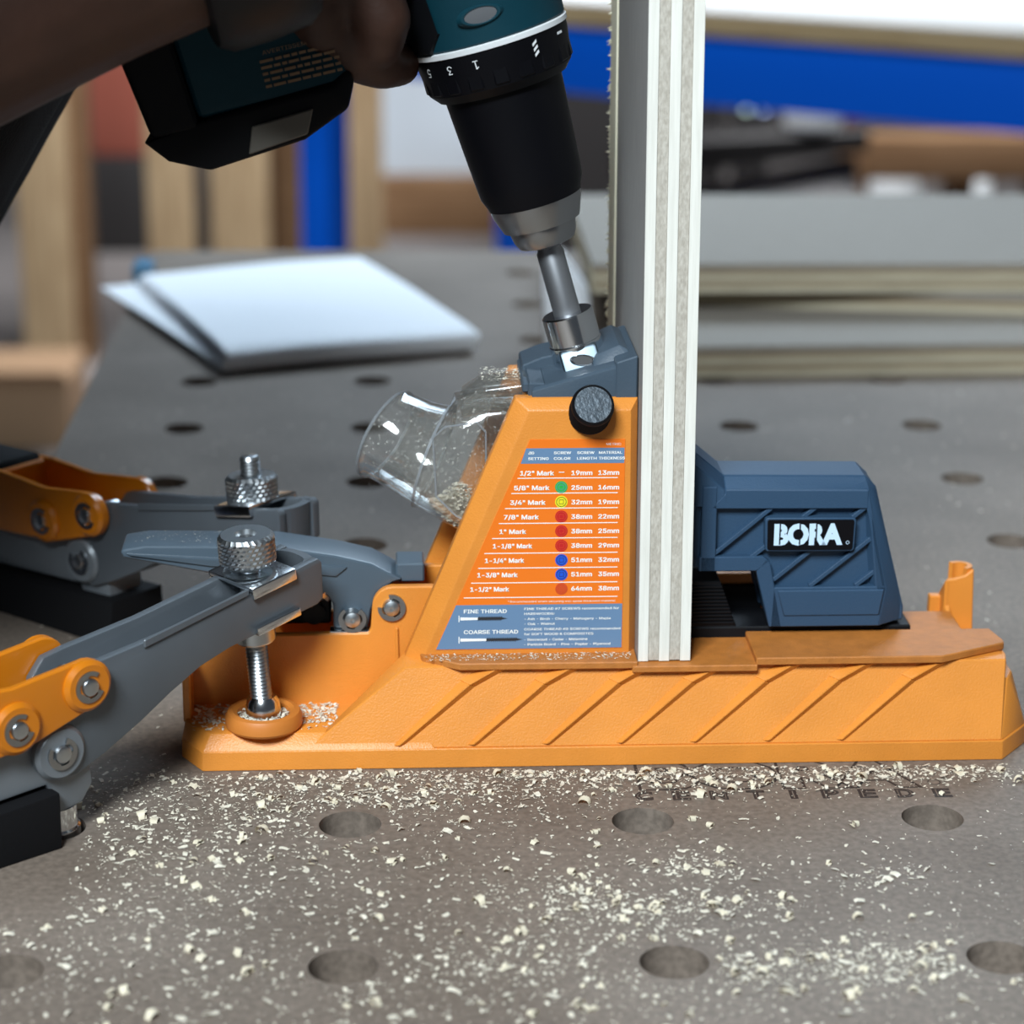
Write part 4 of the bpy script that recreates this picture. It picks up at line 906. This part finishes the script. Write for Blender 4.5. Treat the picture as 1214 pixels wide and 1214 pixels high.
simple('white_jug', lathe([(.05, 0), (.058, .01), (.058, .11), (.03, .14), (.03, .17), (0, .17)], 24, (.80, 3.96, -.356)), 'laminate', 'pale jug standing on the black beam', 'jug')
simple('red_can', lathe([(.02, 0), (.022, .01), (.022, .08), (0, .085)], 20, (.875, 3.95, -.350)), 'redp', 'small dark red can on the right end of the black beam', 'can')
M['beadw'] = emit_mat('bead_blue', (.45, .6, 1), 6); M['beadg'] = emit_mat('bead_green', (.55, .8, .7), 2.4)  # two small emissive beads, each on a slim dark stand
for px_, mm_, lb_ in ((.814, 'beadw', 'small bluish glowing lamp under the blue beam'), (.776, 'beadg', 'small dim greenish lamp left of the bluish one')):
    r = root('glow_bead', lb_, 'bead', Matrix.Translation((px_, 4.72, -.421)))
    mk('bead_glow', lathe([(0, 0), (.007, .004), (.008, .01), (.006, .016), (0, .018)], 16, (0, -.012, 0), (0, -1, 0)), mm_, r, scale=1)
    mk('bead_case', box(-.015, .015, -.012, .08, FL+.421, .02, .003), 'darkboard', r, scale=1)

# ------------------------------------------------------------------ shavings
def flake(L, wd, curl, n=5, rnd=random):
    """one curled ribbon of wood standing on the ground plane"""
    vs, fs = [], []
    for i in range(n+1):
        t = i/n-.5; a = t*curl
        if curl > .3: x = L/curl*sin(a); z = L/curl*(cos(a)-cos(curl/2))
        else: x = L*t; z = 0
        ww = wd*(.5+.5*cos(t*2.4))*rnd.uniform(.8, 1.15)
        vs += [(x, -ww/2, z+.05), (x+wd*.3*t, ww/2, z+.05+.25*wd*rnd.random())]
    for i in range(n): fs.append((2*i, 2*i+1, 2*i+3, 2*i+2))
    return vs, fs
blobs = [  # x, y, sx, sy, weight on the board (m)
    (-.03, .116, .045, .016, 3.2), (.04, .122, .05, .011, 2.6), (.13, .130, .05, .007, 2.2), (.20, .133, .03, .006, 1.0), (-.06, .085, .03, .03, 1.8), (.0, .07, .06, .03, 1.6),
    (.07, .043, .013, .010, .7), (.09, .030, .018, .009, .8), (.108, .062, .010, .006, .45), (.115, .036, .012, .005, .4), (.137, -.004, .018, .007, .8), (.165, -.002, .012, .008, .75),
    (.118, -.006, .02, .008, .6), (.05, -.004, .03, .012, 1.1), (-.05, .02, .06, .04, 2.4), (-.11, .0, .04, .04, 1.2), (.168, .052, .012, .006, .35), (.15, .05, .07, .05, 1.3), (.05, .03, .09, .05, 2.2), (.10, -.03, .09, .02, 1.6), (.08, .134, .10, .004, 2.4)]
tot = sum(q[4] for q in blobs)
def spot():
    while True:
        t = random.random()*tot
        for q in blobs:
            t -= q[4]
            if t <= 0: break
        x, y = random.gauss(q[0], q[2]), random.gauss(q[1], q[3])
        if y > .1385 and -.062 < x < .24: continue
        if y > .16 or y < -.09: continue
        i, j = round(x/P), round(y/P)
        if (x-i*P)**2+(y-j*P)**2 < .0125**2: continue
        if (x+.128)**2 < .042**2 and abs(y-.069) < .036: continue
        return x, y
def scatter(name, label, count, pos, size, m, kind='stuff', parent=None, frame=None, zf=None):
    V, F = [], []
    for _ in range(count):
        x, y, z = pos(); s = size(); rz = random.random()*2*pi
        vs, fs = flake(s, s*random.uniform(.25, .7), random.choice((0, 0, .8, 1.6, 2.6)), 3)
        ti = random.uniform(-.35, .35); c_, s_ = cos(rz), sin(rz); o = len(V)
        for a, b_, c2 in vs:
            c2 = abs(c2)+abs(a)*abs(ti)*.5
            V.append((x+(a*c_-b_*s_)*S, y+(a*s_+b_*c_)*S, z+c2*S))
        F += [tuple(i+o for i in f) for f in fs]
    me = bpy.data.meshes.new(name); me.from_pydata(V, [], F); me.materials.append(M[m])
    ob = bpy.data.objects.new(name, me); COL.objects.link(ob); ob['kind'] = kind; ob['label'] = label; ob['category'] = 'sawdust'
    return ob
scatter('fine_shavings', 'pale sawdust and fine shavings strewn over the board in front of the jig', 13000, lambda: (*spot(), .0001), lambda: min(3.4, .3+random.expovariate(1.7)), 'shav2')
scatter('scattered_dust', 'sparse pale specks of dust on the bench behind the jig', 900, lambda: (random.uniform(-.14, .4), random.uniform(.24, .68) if random.random() < .8 else random.uniform(.15, .3), .0001), lambda: random.uniform(.4, 2.0), 'shav2')
def jpos(xr, yr, z): 
    def f():
        p = jp(random.uniform(*xr), random.uniform(*yr), z); return p.x, p.y, p.z
    return f
scatter('ledge_dust', 'fine sawdust lying on the left chip ledge below the screw chart', 420, jpos((77, 148), (9, 15.6), 36.05), lambda: random.uniform(.2, 1.1), 'shav2')
def plat_pos():
    while True:
        x, y = random.uniform(-4, 46), random.uniform(6, 29)
        if (x-21)**2+(y-11)**2 > 13.4**2 and random.random() < .25+.75*(y > 12): p = jp(x, y, 12.7); return p.x, p.y, p.z
scatter('platform_shavings', 'shavings round the orange swivel pad on the jig foot', 620, plat_pos, lambda: random.uniform(.3, 2.2), 'shav2')
def pad_pos():
    a, r_ = random.random()*2*pi, random.uniform(6.2, 8.8); p = jp(20.9+r_*cos(a), 10.9+r_*sin(a), 15.4+random.random()*1.4); return p.x, p.y, p.z
scatter('pad_shavings', 'shavings caught in the dished orange swivel pad', 150, pad_pos, lambda: random.uniform(.8, 2.6), 'shav2')
def heap_pos():
    while True:
        x, y, z = random.gauss(0, 1), random.gauss(0, 1), random.random()
        r2 = x*x+y*y
        if r2 < 4:
            h = 15*math.exp(-r2*.55)
            xx = 91+x*6.0; zb = 77.5-(xx-84)*.60
            p = jp(xx, YC+y*6.0, zb+h*z+1.5); return p.x, p.y, p.z
scatter('port_sawdust', 'heap of sawdust inside the clear dust port', 2600, heap_pos, lambda: random.uniform(.6, 2.4), 'shav2')
scatter('neck_sawdust', 'dust clinging on top of the clear port neck', 160, jpos((97, 112), (34, 52), 129.3), lambda: random.uniform(.3, 1.3), 'shav2')
scatter('clamp_dust', 'fine dust lying on the toggle lever', 160, jpos((-24, 24), (36, 50), 70.9), lambda: random.uniform(.15, .6), 'shav2')
variants = []
for k in range(9):
    vs, fs = flake(random.uniform(3.2, 6.5), random.uniform(1.3, 2.6), random.choice((.9, 1.8, 2.6, 3.4, 4.2)), 7)
    v2, f2 = flake(random.uniform(2, 3.5), random.uniform(.8, 1.6), random.choice((1.2, 2.8)), 4)
    o_ = len(vs); vs = vs+[(a+.6, b_+1.2, c_) for a, b_, c_ in v2]; fs = fs+[tuple(i+o_ for i in f) for f in f2]
    me = bpy.data.meshes.new('wood_shaving'); me.from_pydata([(a*S, b_*S, c_*S) for a, b_, c_ in vs], [], fs); me.materials.append(M['shav'])
    for p_ in me.polygons: p_.use_smooth = True
    variants.append(me)
for k in range(270):
    x, y = spot()
    o = bpy.data.objects.new('wood_shaving', variants[k % 9]); COL.objects.link(o)
    o.location = (x, y, .0); o.rotation_euler = (0, 0, random.random()*6.28); sc_ = random.uniform(.55, 1.15); o.scale = (sc_, sc_, sc_)
    o['label'] = 'larger curled pale wood shaving lying loose on the bench board'; o['category'] = 'wood shaving'; o['group'] = 'curled shavings on the bench board'
